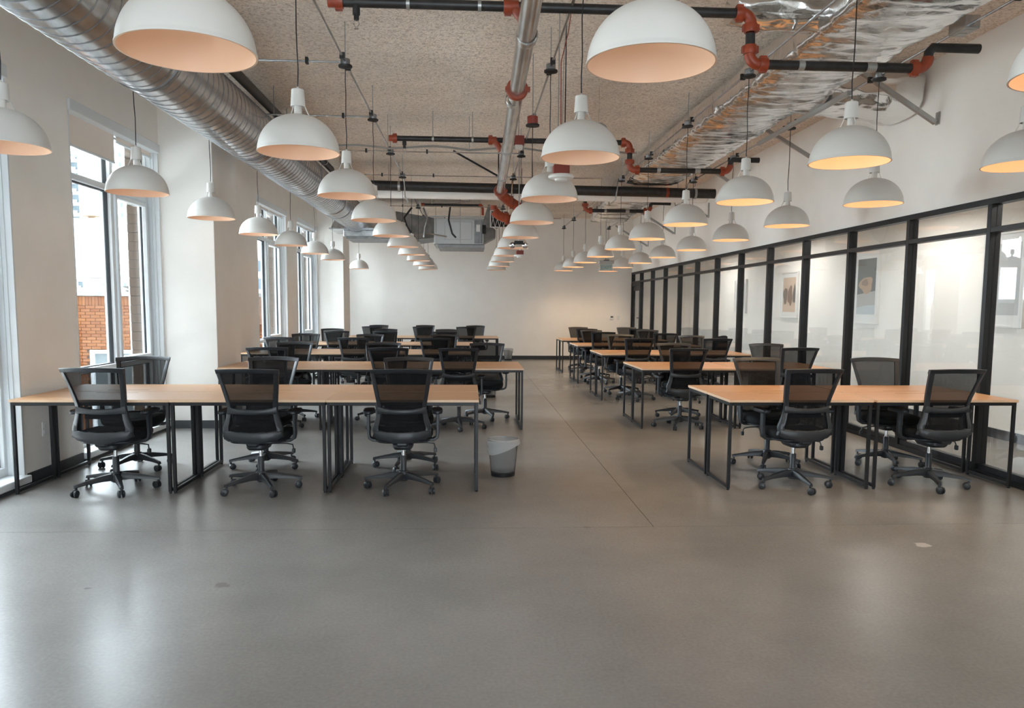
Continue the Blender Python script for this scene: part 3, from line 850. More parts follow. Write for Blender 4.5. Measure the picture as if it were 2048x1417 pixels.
# ------------------------------------------------------------------ waste bins
def make_bin():
    b = thing('waste_bin', '', 'bin')
    H, r0, r1 = .315, .105, .134
    rr = lambda z: r0 + (r1 - r0) * z / H
    part('bin_wall', MB().lathe([(rr(.028), .028), (rr(H), H)], 36), M['binmesh'], b, 60)
    part('bin_base', MB().lathe([(.001, .002), (r0, .002), (r0 + .002, .03), (r0 - .002, .03), (.001, .012)], 36), M['blackmetal'], b)
    part('bin_rim', MB().lathe([(r1 - .004, H - .004), (r1 + .004, H - .004), (r1 + .004, H + .005), (r1 - .004, H + .005), (r1 - .004, H - .004)], 36), M['blackmetal'], b)
    lin = MB(); n = 40; rows = []
    for i in range(12):
        z = .04 + (H - .03) * i / 11
        rows.append([((rr(z) - .010 + .005 * noise.noise((3 * math.cos(2 * PI * j / n), 3 * math.sin(2 * PI * j / n), z * 14))) * math.cos(2 * PI * j / n),
                      (rr(z) - .010 + .005 * noise.noise((3 * math.cos(2 * PI * j / n), 3 * math.sin(2 * PI * j / n), z * 14))) * math.sin(2 * PI * j / n), z) for j in range(n)])
    lin.grid(rows, close_u=True)
    rows = []
    for i in range(9):
        t = i / 8
        row = []
        for j in range(n):
            a = 2 * PI * j / n
            drop = .085 + .055 * math.cos(a - PI * 1.08)
            z = H + .012 - t * drop
            q = rr(min(z, H)) + .008 + .006 * noise.noise((4 * math.cos(a), 4 * math.sin(a), t * 3 + 9)) + .012 * t * max(0, math.cos(a))
            if t == 0: q = r1 - .002
            row.append((q * math.cos(a), q * math.sin(a), z))
        rows.append(row)
    lin.grid(rows, close_u=True)
    part('bin_liner', lin, M['liner'], b, 60, 'clear plastic liner folded over the rim')
    return b
pb = make_bin(); pb.location = (.30, 6.62, 0); pb['group'] = 'wire mesh waste bins'
pb['label'] = 'wire waste bin with clear liner beside the first window-side desk row'
dup(pb, (.33, 12.45, 0), 2.0, 'wire waste bin with liner, half hidden behind a chair of the second row')
dup(pb, (1.08, 21.1, 0), 4.0, 'wire waste bin with clear liner against the end wall')

# ------------------------------------------------------------------ pendant lamps
S_ = 0.96
LZ = 2.440
RR = 0.254
CZ = 3.545            # canopy underside
def make_lamp(lit):
    t = thing('pendant_lamp', '', 'lamp', (0, 0, LZ))
    # shade: outer and inner shell
    H = .232
    outer = []; inner = []
    for i in range(15):
        a = (PI / 2) * i / 14 * .90
        outer.append((RR * math.cos(a) ** .93, H * math.sin(a) / math.sin(PI / 2 * .90)))
    outer[0] = (RR, .0)
    rtop = .040
    outer = [(r, z) for r, z in outer if r > rtop + .01] + [(rtop, H + .003)]
    inner = [(r - .005, z - .003 if z > .003 else z) for r, z in outer]
    mb = MB()
    mb.lathe([(RR + .003, .0), (RR + .003, .006), (RR, .012)] + outer[1:], 56, mi=0)
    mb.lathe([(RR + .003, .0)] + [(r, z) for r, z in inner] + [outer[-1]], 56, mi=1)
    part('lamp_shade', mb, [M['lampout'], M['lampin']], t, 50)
    part('socket_cap', MB().lathe([(.042, H + .052), (.046, H + .052), (.040, H + .155), (.034, H + .160), (.010, H + .160), (.006, H + .175)], 24), M['lampout'], t, 40)
    part('neck', MB().lathe([(.024, H - .01), (.024, H + .06)], 18, cap=True), M['lampout'], t, 40)
    for k in range(3):
        a = 2 * PI * k / 3 + .5
        part('shade_holder', MB().tube([(.040 * math.cos(a), .040 * math.sin(a), H + .06), (.052 * math.cos(a), .052 * math.sin(a), H + .03), (.068 * math.cos(a), .068 * math.sin(a), H - .003)], .0035, 6), M['lampout'], t)
    part('bulb', MB().lathe([(.001, .085), (.022, .092), (.031, .112), (.028, .135), (.014, .165), (.013, H - .01)], 18, cap=True), M['bulb_on'] if lit else M['bulb_off'], t, 60)
    hz = CZ - LZ
    pts = [(.004 * math.sin(k * 1.3), .003 * math.sin(k * 2.1), H + .17 + (hz - H - .17) * k / 6) for k in range(7)]
    pts[-1] = (0, 0, hz)
    part('cord', MB().tube(pts, .0038, 6), M['cord'], t)
    part('canopy', MB().lathe([(.004, -.012), (.012, -.010), (.058, 0), (.060, .004), (.060, .016), (.02, .018)], 28, (0, 0, hz), cap=True), M['cord'], t, 30)
    part('ceiling_box', MB().lathe([(.040, .018), (.042, .022), (.042, .066), (.038, .070)], 20, (0, 0, hz), cap=True), M['galdark'], t, 30)
    part('hanger_rod', MB().tube([(0.0, 0, hz + .07), (0.0, 0, ZC - LZ)], .0045, 6), M['greymetal'], t)
    return t
lit_p = make_lamp(True); off_p = make_lamp(False)
used = {True: False, False: False}
rowX = {'A': -3.009 * S_, 'B': -1.126 * S_, 'C': .749 * S_, 'D': 2.612 * S_, 'E': 3.867 * S_}
lampY = [S_ * (3.244 + 2.0105 * i) for i in range(10)]
rowI = {'A': [1, 2, 3, 4, 5, 6, 7, 9], 'B': range(10), 'C': range(10), 'D': range(10), 'E': range(1, 10)}
rowT = {'A': 'row along the windows', 'B': 'row over the window-side desks', 'C': 'row beside the central pipe', 'D': 'row over the partition-side desks', 'E': 'row along the glass partition'}
ords = ['first', 'second', 'third', 'fourth', 'fifth', 'sixth', 'seventh', 'eighth', 'ninth', 'tenth']
for key in 'ABCDE':
    lit = key in 'DE'
    for n_, i in enumerate(rowI[key]):
        p = lit_p if lit else off_p
        lab = '%s white dome pendant, %s from the open floor, in the %s' % ('glowing' if lit else 'dim', ords[n_], rowT[key])
        loc = (rowX[key], lampY[i], LZ)
        if not used[lit]:
            used[lit] = True; o = p; o.location = loc; o['label'] = lab; o['group'] = 'glowing dome pendants' if lit else 'dim dome pendants'
        else:
            o = dup(p, loc, random.uniform(0, 6), lab)
        if True:
            ld = bpy.data.lights.new('lamp_light', 'POINT'); ld.energy = LAMP_POWER if lit else DIM_POWER; ld.color = LAMP_COLOR if lit else DIM_COLOR; ld.shadow_soft_size = .03
            lo = bpy.data.objects.new('lamp_light', ld); COL.objects.link(lo); lo.parent = o; lo.location = (0, 0, .06)
            if key == 'A': continue
            ld = bpy.data.lights.new('lamp_beam', 'SPOT'); ld.energy = LAMP_BEAM if lit else DIM_BEAM; ld.color = LAMP_COLOR if lit else DIM_COLOR; ld.shadow_soft_size = .03
            ld.spot_size = math.radians(126); ld.spot_blend = 1.0
            lo = bpy.data.objects.new('lamp_beam', ld); COL.objects.link(lo); lo.parent = o; lo.location = (0, 0, .05)

# conduits feeding the lamps
ZCON = CZ + .045
def clamp_mb(x, y, z, axis):
    mb = MB()
    if axis == 'y': mb.box(x - .022, x + .022, y - .012, y + .012, z - .022, z + .03)
    else: mb.box(x - .012, x + .012, y - .022, y + .022, z - .022, z + .03)
    return mb
for key, nm in (('A', 'windows'), ('B', 'window-side desks'), ('C', 'central pipe'), ('D', 'partition-side desks'), ('E', 'glass partition')):
    x = rowX[key]
    c = thing('conduit', 'thin galvanised conduit run linking the lamps above the %s' % nm, 'conduit', (0, 0, 0), group='lamp conduits')
    ys = [lampY[i] for i in range(10)]
    for a, b in zip([YR + .3] + ys, ys):
        y0 = a + .042; y1 = b - .042
        seg = [(x, y0, ZCON)]
        if y0 < 13.9 < y1:
            seg += [(x, 13.05, ZCON), (x, 13.25, 3.31), (x, 13.85, 3.31), (x, 14.05, ZCON)]
        seg.append((x, y1, ZCON))
        part('tube', MB().tube(seg, .0105, 8), M['gal'], c)
        for yy_ in (y0 + .12, y1 - .12):
            part('clamp', clamp_mb(x, yy_, ZCON, 'y'), M['cord'], c, None)
for i in range(1, 9):
    y = lampY[i]
    c = thing('conduit', 'thin cross conduit at the %s lamps, running from the windows over the desks' % ords[i], 'conduit', group='lamp conduits')
    xa = rowX['A'] + .042 if i < 7 else -2.0
    part('tube', MB().tube([(xa, y, ZCON), (rowX['B'] - .042, y, ZCON)], .009, 8), M['gal'], c)
    part('clamp', clamp_mb(rowX['B'] - .33, y, ZCON, 'x'), M['cord'], c, None)
    if i in (4, 5, 7, 8):
        part('tube', MB().tube([(rowX['B'] + .042, y, ZCON), (rowX['C'] - .042, y, ZCON)], .009, 8), M['gal'], c)
        part('clamp', clamp_mb(rowX['B'] + .5, y, ZCON, 'x'), M['cord'], c, None)
    if i in (5, 6, 8):
        part('tube', MB().tube([(rowX['C'] + .042, y, ZCON), (2.2, y, ZCON)], .009, 8), M['gal'], c)

# ------------------------------------------------------------------ beam, pipes
ip = thing('insulated_pipe', 'white insulated pipe running across behind the black water main', 'pipe', (0, 13.68, 0))
part('pipe_jacket', MB().tube([(-2.0, 0, 3.455), (4.2, 0, 3.455)], .112, 28), M['wall'], ip)
part('pipe_end', MB().lathe([(.112, 0), (.10, .03), (.06, .05), (.001, .055)], 28, (4.2, 0, 3.455), axis='x'), M['whiteplastic'], ip)
for x in (-1.4, 1.1, 3.7):
    part('hanger_rod', MB().tube([(x, 0, 3.56), (x, 0, ZC)], .006, 6), M['greymetal'], ip)
def coupling(mb, c, axis, r, w=.06):
    # grooved clamp coupling with bolt ears
    x, y, z = c
    mb.lathe([(r * 1.0, -w / 2), (r * 1.35, -w / 2), (r * 1.45, -w / 4), (r * 1.45, w / 4), (r * 1.35, w / 2), (r * 1.0, w / 2)], 20, c, axis=axis)
    for s in (-1, 1):
        if axis == 'y': mb.box(x + s * r * 1.35 - .012, x + s * r * 1.35 + .012 + s * .012, y - w * .4, y + w * .4, z - .018, z + .018)
        elif axis == 'x': mb.box(x - w * .4, x + w * .4, y - .018, y + .018, z + s * r * 1.35 - .012, z + s * r * 1.35 + .012)
        else: mb.box(x + s * r * 1.35 - .012, x + s * r * 1.35 + .012, y - .018, y + .018, z - w * .4, z + w * .4)
    return mb
def arc(c, r, a0, a1, plane='xz', n=8):
    out = []
    for k in range(n + 1):
        a = a0 + (a1 - a0) * k / n
        u, v = r * math.cos(a), r * math.sin(a)
        out.append((c[0] + u, c[1], c[2] + v) if plane == 'xz' else ((c[0] + u, c[1] + v, c[2]) if plane == 'xy' else (c[0], c[1] + u, c[2] + v)))
    return out
def branch_pipe(y, xl, xdrop, xr, z1, z2, label, hid=False):
    p = thing('sprinkler_pipe', label, 'pipe', (0, y, 0), group='black sprinkler branch pipes')
    r = .034
    if not hid:
        part('pipe_run', MB().tube([(xl, 0, z1), (xdrop - .07, 0, z1)], r, 16), M['pipeblack'], p)
        part('end_cap', coupling(MB().cyl((xl - .03, 0, z1), r * 1.15, .05, 16, axis='x'), (xl + .02, 0, z1), 'x', r), M['orange'], p, 40, 'red orange end cap')
        e = MB().tube(arc((xdrop - .07, 0, z1 - .07), .07, PI / 2, 0), r * 1.18, 14)
        coupling(e, (xdrop - .085, 0, z1), 'x', r); coupling(e, (xdrop, 0, z1 - .10), 'z', r)
        part('pipe_elbow', e, M['orange'], p, 40, 'red orange grooved elbow')
        # sprinkler head
        hx = xl + .14
        hd = MB().cyl((hx, 0, z1 - .055), .026, .06, 12).cyl((hx, 0, z1 - .10), .018, .04, 12)
        part('sprinkler_tee', hd, M['pipeblack'], p)
        part('sprinkler_head', MB().tube([(hx - .012, 0, z1 - .12), (hx - .02, 0, z1 - .145), (hx, 0, z1 - .175), (hx + .02, 0, z1 - .145), (hx + .012, 0, z1 - .12)], .004, 6).cyl((hx, 0, z1 - .178), .016, .004, 12), M['chrome'], p)
        # tee on the central main
        tm = MB().cyl((.30, 0, z1), r * 1.3, .09, 16, axis='x'); coupling(tm, (.27, 0, z1), 'x', r); tm.tube([(.31, 0, z1), (.36, 0, z1 - .06), (.40, 0, z1 - .13)], r * 1.15, 12)
        part('tee_fitting', tm, M['orange'], p, 40, 'red orange tee fitting')
        for hxx in (xl + .5, xl + 1.0, xdrop - .6):
            part('hanger_rod', MB().tube([(hxx, 0, z1 + r), (hxx, 0, ZC)], .005, 6).lathe([(r + .002, -.012), (r + .006, -.012), (r + .006, .012), (r + .002, .012)], 16, (hxx, 0, z1), axis='x'), M['greymetal'], p)
    part('pipe_drop', MB().tube([(xdrop, 0, z1 - .14), (xdrop, 0, z2 + .12)], r, 16), M['pipeblack'], p)
    e = MB().tube(arc((xdrop + .07, 0, z2 + .07), .07, PI, PI * 1.5), r * 1.18, 14)
    coupling(e, (xdrop, 0, z2 + .10), 'z', r); coupling(e, (xdrop + .10, 0, z2), 'x', r)
    part('pipe_elbow', e, M['orange'], p, 40, 'red orange grooved elbow')
    part('pipe_run', MB().tube([(xdrop + .10, 0, z2), (xr, 0, z2)], r, 16), M['pipeblack'], p)
    e = MB().tube(arc((xr, 0, z2 + .08), .08, -PI / 2, 0), r * 1.18, 14)
    coupling(e, (xr - .02, 0, z2), 'x', r)
    part('pipe_elbow', e, M['orange'], p, 40, 'red orange grooved elbow')
    part('pipe_drop', MB().tube([(xr + .08, 0, z2 + .08), (xr + .083, 0, z2 + .115), (xr + .115, 0, z2 + .15), (xr + .46, 0, z2 + .15)], r, 14), M['pipeblack'], p)
    part('pipe_band', MB().cyl((xdrop + .38, 0, z2), r + .002, .045, 16, axis='x').cyl((xr - .35, 0, z2), r + .002, .07, 16, axis='x'), M['greymetal'], p)
    return p
branch_pipe(5.62, -.93, 2.02, 3.27, 3.585, 3.235, 'black sprinkler branch pipe with orange elbows, nearest the open floor')
branch_pipe(9.98, -.96, 2.06, 3.30, 3.585, 3.245, 'black sprinkler branch pipe with orange elbows in front of the beam')
branch_pipe(14.3, -.96, 2.14, 3.28, 3.585, 3.26, 'black sprinkler drop pipe with orange elbows behind the beam', hid=True)

p = thing('main_pipe', 'wide black water main running across in front of the beam', 'pipe', (0, 13.46, 0))
part('pipe_run', MB().tube([(-1.85, 0, 3.53), (4.3, 0, 3.475)], .083, 24), M['pipeblack'], p)
for x in (-1.2, 1.35, 3.95):
    part('pipe_hanger', MB().lathe([(.085, -.02), (.092, -.02), (.092, .02), (.085, .02)], 24, (x, 0, 3.525 - (x + 1.85) * .0089), axis='x').tube([(x, 0, 3.6), (x, 0, ZC)], .007, 6), M['greymetal'], p)
part('paint_band', MB().cyl((1.62, 0, 3.499), .085, .05, 24, axis='x').cyl((3.45, 0, 3.483), .085, .05, 24, axis='x'), M['orange'], p, 40, 'red paint band')

p = thing('sprinkler_main', 'bright steel sprinkler main running down the middle of the ceiling', 'pipe', (0, 0, 0))
A_, B_ = Vector((.33, 1.0, 3.40)), Vector((.515, 13.1, 3.40))
part('pipe_run', MB().tube([A_, B_], .068, 24), M['silverpipe'], p)
d_ = (B_ - A_)
for yy_ in (7.0, 9.6, 11.6):
    q = A_ + d_ * ((yy_ - 1.0) / 12.1)
    if yy_ == 7.0:
        part('coupling', coupling(MB(), q, 'y', .068, .07), M['orange'], p, 40, 'red orange coupling')
    else:
        part('pipe_hanger', MB().lathe([(.07, -.02), (.076, -.02), (.076, .02), (.07, .02)], 24, q, axis='y').tube([(q.x, q.y, q.z + .07), (q.x, q.y, ZC)], .006, 6), M['greymetal'], p)
q = A_ + d_ * (5.0 / 12.1)
part('pipe_collar', MB().lathe([(.068, -.05), (.078, -.045), (.080, .0), (.078, .045), (.068, .05)], 24, q - Vector((0, .35, 0)), axis='y'), M['silverpipe'], p)
part('pipe_collar', MB().lathe([(.068, -.05), (.074, -.045), (.074, .045), (.068, .05)], 24, q + Vector((0, 1.35, 0)), axis='y'), M['silverpipe'], p)
e = MB().tube([(.515, 13.02, 3.40), (.55, 13.2, 3.36), (.70, 13.28, 3.26), (.86, 13.28, 3.16), (.93, 13.3, 3.06)], .085, 18)
coupling(e, Vector((.515, 13.0, 3.40)), 'y', .072, .08)
e.lathe([(.085, -.03), (.11, -.03), (.11, .03), (.085, .03)], 20, (.72, 13.28, 3.25), axis='x')
part('pipe_elbow', e, M['orange'], p, 40, 'large red orange elbow')
part('pipe_drop', MB().tube([(.93, 13.3, 3.06), (.94, 13.6, 3.04), (.88, 14.4, 3.10)], .07, 18), M['silverpipe'], p)
e = MB().tube([(.88, 14.4, 3.10), (.72, 14.45, 3.10), (.55, 14.42, 3.16), (.46, 14.4, 3.24)], .085, 18).cyl((.45, 14.4, 3.30), .06, .07, 16).box(.80, .98, 14.38, 14.52, 2.98, 3.08, ch=.01)
coupling(e, Vector((.70, 14.44, 3.11)), 'x', .075, .07)
part('pipe_elbow', e, M['orange'], p, 40, 'large red orange tee')

p = thing('ceiling_pipe', 'black pipe running beside the spiral duct under the ceiling', 'pipe')
part('pipe_run', MB().tube([(-2.27, 2.0, 3.74), (-2.30, 13.2, 3.74)], .05, 18), M['pipeblack'], p)
for y in (7.5, 10.0, 12.5):
    part('pipe_hanger', MB().tube([(-2.285, y, 3.79), (-2.285, y, ZC)], .006, 6).lathe([(.051, -.015), (.057, -.015), (.057, .015), (.051, .015)], 18, (-2.285, y, 3.74), axis='y'), M['greymetal'], p)

# seismic brace at the pipe
p = thing('pipe_brace', 'thin dark diagonal brace beside the central pipe', 'brace')
part('strut', MB().tube([(-.25, 12.2, 3.88), (.46, 12.3, 3.52)], .018, 4, sq=True), M['blackmetal'], p, None)
part('strut', MB().tube([(.46, 12.3, 3.50), (.46, 12.3, 3.9)], .014, 4, sq=True), M['blackmetal'], p, None)

# ------------------------------------------------------------------ spiral duct and plenum
DX, DZ, DR = -2.495, 3.405, 0.298
sd = thing('spiral_duct', 'large galvanised spiral duct running along the window wall', 'duct', (DX, 0, DZ))
ys = [1.0 + .25 * k for k in range(0, 66)]
rows = [[(DR * math.cos(2 * PI * j / 48), y, DR * math.sin(2 * PI * j / 48)) for j in range(48)] for y in ys]
part('duct_wall', MB().grid(rows, close_u=True), M['gal'], sd, 60)
hel = []
pitch, n_per = .135, 30
nturn = int((ys[-1] - 1.0) / pitch)
for k in range(nturn * n_per):
    a = 2 * PI * k / n_per
    hel.append((a, 1.0 + pitch * k / n_per))
mb = MB(); rows = []
for a, y in hel:
    ca, sa = math.cos(a), math.sin(a)
    rows.append([((DR - .001) * ca, y - .006, (DR - .001) * sa), ((DR + .0045) * ca, y - .002, (DR + .0045) * sa), ((DR + .0045) * ca, y + .002, (DR + .0045) * sa), ((DR - .001) * ca, y + .006, (DR - .001) * sa)])
mb.grid(rows)
part('spiral_seam', mb, M['seam'], sd, 60)
for y in (4.3, 9.2, 14.2):
    part('duct_collar', MB().lathe([(DR, -.05), (DR + .006, -.045), (DR + .008, 0), (DR + .006, .045), (DR, .05)], 48, (0, y, 0), axis='y'), M['gal'], sd, 60)
for y in (3.2, 6.2, 9.0, 11.8, 14.8):
    part('duct_strap', MB().lathe([(DR + .001, -.014), (DR + .0065, -.014), (DR + .0065, .014), (DR + .001, .014)], 48, (0, y, 0), axis='y').tube([(DR, y, 0), (DR, y, ZC - DZ)], .004, 6), M['galdark'], sd, 60)

pl = thing('duct_plenum', 'shiny sheet metal plenum box at the far end of the spiral duct', 'duct', (0, 0, 0))
b = MB()
b.add([(-3.03, 17.2, 3.17), (-1.95, 17.2, 3.17), (-1.95, 18.3, 3.17), (-3.03, 18.3, 3.17), (-2.85, 17.25, 3.55), (-2.15, 17.25, 3.55), (-2.15, 18.3, 3.55), (-2.85, 18.3, 3.55)],
      [(0, 1, 2, 3), (4, 7, 6, 5), (0, 4, 5, 1), (1, 5, 6, 2), (2, 6, 7, 3), (3, 7, 4, 0)])
part('plenum_hood', b, M['gal'], pl, None)
part('plenum_flange', MB().box(-3.06, -1.93, 17.15, 18.35, 3.14, 3.17), M['gal'], pl, None)
part('plenum_box', MB().box(-2.78, -1.62, 17.35, 18.3, 3.0, 3.14, ch=.01), M['gal'], pl, None)
part('plenum_tray', MB().box(-2.72, -1.45, 17.3, 18.4, 2.95, 3.0), M['galdark'], pl, None)
part('grille_slot', MB().box(-1.95, -1.5, 17.25, 17.3, 2.925, 2.95), M['greymetal'], pl, None)

# ------------------------------------------------------------------ air handling unit
ah = thing('air_handler', 'grey sheet metal air handling unit hung before the end wall', 'air handler', (0, 0, 0))
part('unit_body', MB().box(-.80, .33, 17.6, 18.9, 2.87, 3.46, ch=.012), M['greymetal'], ah, None)
part('access_panel', MB().box(-.55, .06, 17.585, 17.6, 2.98, 3.38, ch=.004), M['greymetal'], ah, None)
part('access_panel', MB().box(.12, .30, 17.585, 17.6, 2.90, 3.42, ch=.004), M['galdark'], ah, None)
part('rating_plate', MB().box(.16, .25, 17.58, 17.586, 3.16, 3.32), M['whiteplastic'], ah, None)
b = MB()
b.add([(-.80, 17.62, 3.02), (-.80, 18.8, 3.02), (-.80, 18.8, 3.46), (-.80, 17.62, 3.46), (-1.62, 17.3, 2.90), (-1.62, 18.8, 2.90), (-1.62, 18.8, 3.56), (-1.62, 17.3, 3.56)],
      [(0, 1, 2, 3), (7, 6, 5, 4), (0, 4, 5, 1), (1, 5, 6, 2), (2, 6, 7, 3), (3, 7, 4, 0)])
part('duct_transition', b, M['galdark'], ah, None)
b = MB()
b.add([(.33, 17.62, 2.92), (.33, 18.3, 2.92), (.33, 18.3, 3.42), (.33, 17.62, 3.42), (.60, 17.7, 3.05), (.60, 18.2, 3.05), (.60, 18.2, 3.22), (.60, 17.7, 3.22)],
      [(3, 2, 1, 0), (4, 5, 6, 7), (0, 1, 5, 4), (1, 2, 6, 5), (2, 3, 7, 6), (3, 0, 4, 7)])
part('duct_transition', b, M['galdark'], ah, None)
part('drip_tray', MB().box(-.70, .35, 17.5, 18.8, 2.80, 2.83).box(-.70, .35, 17.5, 17.51, 2.83, 2.86), M['galdark'], ah, None)
for x in (-.75, -.2, .25):
    part('hanger_rod', MB().tube([(x, 17.56, 2.83), (x, 17.56, ZC)], .007, 6), M['greymetal'], ah)
part('support_rail', MB().box(-.9, .7, 17.53, 17.57, 3.47, 3.50), M['greymetal'], ah, None)
part('flex_hose', MB().tube([(-.42, 17.5, 3.75), (-.46, 17.45, 3.4), (-.38, 17.45, 3.1), (-.30, 17.5, 3.02)], .02, 8), M['cord'], ah)
part('flex_hose', MB().tube([(-1.25, 17.1, 3.62), (-1.42, 17.1, 3.40), (-1.36, 17.1, 3.2), (-1.2, 17.12, 2.98)], .022, 8), M['cord'], ah)
part('flex_hose', MB().tube([(-1.0, 17.1, 3.62), (-.92, 17.1, 3.40), (-.98, 17.1, 3.2), (-1.0, 17.12, 2.98)], .022, 8), M['gal'], ah)
part('drain_pipe', MB().tube([(-1.28, 17.2, 3.02), (-.9, 17.25, 3.08), (-.5, 17.3, 3.02)], .014, 8), M['gal'], ah)
cg = thing('lattice_guard', 'white diamond lattice guard under the ceiling beside the air handler', 'guard', (.46, 17.2, 3.22))
f = MB()
for x0, x1, z0, z1 in ((0, .02, 0, .38), (.40, .42, 0, .38), (.02, .40, 0, .02), (.02, .40, .36, .38)):
    f.box(x0, x1, 0, .02, z0, z1)
part('guard_frame', f, M['whiteplastic'], cg, None)
for k in range(4):
    for s in (0, 1):
        a = (.02 + .095 * k, .01, .02 if s == 0 else .36); b2 = (.02 + .095 * (k + 1), .01, .36 if s == 0 else .02)
        mid = ((a[0] + b2[0]) / 2, .01, .19)
        part('lattice_bar', MB().tube([a, b2], .006, 6), M['whiteplastic'], cg)
part('backing', MB().box(.02, .40, .05, .06, .02, .36), M['dark'], cg, None)
p = thing('flex_duct', 'short dark flexible duct hanging beside the lattice guard', 'duct')
part('duct_wall', MB().tube([(.50, 17.35, 3.72), (.44, 17.35, 3.5), (.36, 17.35, 3.25)], .085, 16), M['galdark'], p)
part('duct_end', MB().cyl((.33, 17.3, 3.19), .10, .08, 16, axis='x'), M['cord'], p)
p = thing('sprinkler_pipe', 'short brown sprinkler pipe above the air handler', 'pipe')
part('pipe_run', MB().tube([(-.98, 16.9, 3.66), (.22, 16.9, 3.66)], .028, 14), M['pipeblack'], p)
part('end_cap', MB().cyl((-1.0, 16.9, 3.66), .036, .07, 14, axis='x').cyl((.24, 16.9, 3.66), .036, .07, 14, axis='x').tube([(.27, 16.9, 3.66), (.29, 16.9, 3.58), (.29, 16.9, 3.45)], .03, 12), M['orange'], p)
for k, (a, b2) in enumerate((((-1.9, 15.3, 3.60), (-.55, 15.8, 3.72)), ((-.75, 15.6, 3.53), (.0, 16.3, 3.66)))):
    c = thing('trapeze_strut', ('perforated steel strut' if k == 0 else 'shorter perforated steel strut') + ' slung below the ceiling past the beam', 'strut')
    part('strut', MB().tube([a, b2], .022, 4, sq=True), M['greymetal'], c, None)
    for q in (a, b2):
        part('hanger_rod', MB().tube([q, (q[0], q[1], ZC)], .006, 6), M['greymetal'], c)

# ------------------------------------------------------------------ foil wrapped duct
def foil_section(w_, h_, n=64, e=7.0):
    return superellipse(w_ / 2, h_ / 2, n, e)
def foil_tube(name, path, w_, h_, parent, amp=.03, seed=0, n=112, step=.03, e=7.0):
    # path along y mostly: list of (x,y,z,w,h)
    rows = []
    P = path
    for (a, b) in zip(P, P[1:]):
        L_ = math.dist(a[:3], b[:3]); k = max(2, int(L_ / step))
        for i in range(k + (1 if b is P[-1] else 0)):
            t = i / k
            c = [a[j] + (b[j] - a[j]) * t for j in range(5)]
            dv = Vector(b[:3]) - Vector(a[:3]); dv.normalize()
            side = Vector((dv.y, -dv.x, 0)).normalized(); up_ = side.cross(dv)
            row = []
            for (u, v) in superellipse(c[3] / 2, c[4] / 2, n, e):
                pnt = Vector(c[:3]) + side * u + up_ * v
                nn = (side * u / (c[3] / 2) + up_ * v / (c[4] / 2)).normalized()
                q = pnt + Vector((seed * 3.1, 0, 0))
                w1 = noise.noise(Vector((q.x * 1.6, q.y * 2.2, q.z * 2.0)))
                w2 = 1 - abs(noise.noise(Vector((q.x * 2.2 + q.y * 1.2, q.y * 4.5, q.z * 5)))) * 2
                w3 = 1 - abs(noise.noise(Vector((q.x * 6 + q.y * 2, q.y * 10, q.z * 9)))) * 2
                w4 = 1 - abs(noise.noise(Vector((q.x * 3.5 - q.y * 1.5, q.y * 16, q.z * 14)))) * 2
                dsp = amp * (w1 * 1.0 + .55 * w2 + .34 * w3 + .16 * w4) - (.03 if v < 0 else 0) * 0
                # sag of the underside
                if v < -.6 * c[4] / 2: dsp += .018 * math.cos(u / (c[3] / 2) * PI / 2)
                row.append(pnt + nn * dsp)
            rows.append(row)
    mb = MB().grid(rows, close_u=True)
    for rw in (rows[0], rows[-1]):
        ce = sum(rw, Vector()) / len(rw)
        mb.add(rw + [ce], [(i, (i + 1) % len(rw), len(rw)) for i in range(len(rw))])
    return part(name, mb, M['foil'], parent, 80)
fd = thing('foil_duct', 'wide crinkled silver foil wrapped duct hanging along the partition wall', 'duct', (0, 0, 0))
foil_tube('duct_wrap', [(3.12, 1.0, 3.715, .88, .27), (3.12, 10.4, 3.715, .88, .27), (3.12, 13.3, 3.72, .86, .25)], .9, .25, fd)
foil_tube('duct_branch', [(3.3, 7.9, 3.72, .70, .28), (3.85, 8.0, 3.71, .72, .32), (4.52, 8.05, 3.68, .74, .40)], .7, .3, fd, seed=3, e=3.5)
foil_tube('duct_branch', [(2.9, 6.05, 3.75, .34, .22), (2.3, 6.02, 3.76, .30, .22), (2.0, 6.0, 3.79, .24, .18)], .3, .24, fd, seed=5, e=2.6)
fd2 = thing('foil_duct', 'narrower silver foil wrapped duct continuing past the beam', 'duct', (0, 0, 0))
foil_tube('duct_wrap', [(3.12, 14.05, 3.66, .9, .26), (3.12, 15.6, 3.62, .9, .26), (3.10, 17.2, 3.52, .8, .26)], .9, .25, fd2, seed=8)
part('end_grille', MB().box(2.72, 3.48, 17.26, 17.29, 3.38, 3.66), M['greymetal'], fd2, None)

# wall brackets under the foil duct
for k, y in enumerate((4.9, 7.45, 10.0, 12.4, 14.65, 17.05, 19.6)):
    zl = (3.33, 3.30, 3.40, 3.30, 3.22, 3.13, 3.05)[k]
    br = thing('wall_bracket', '%s grey steel strut bracket along the white wall above the partition' % ords[k], 'bracket', (0, y, 0), group='duct wall brackets')
    part('strut', MB().tube([(XR - .03, 0, zl), (XR - .86, 0, min(zl + .50, 3.86))], .029, 4, sq=True), M['greymetal'], br, None)
    part('wall_plate', MB().box(XR - .012, XR, -.03, .03, zl - .02, zl + (.10 if k < 3 else .26)), M['greymetal'], br, None)

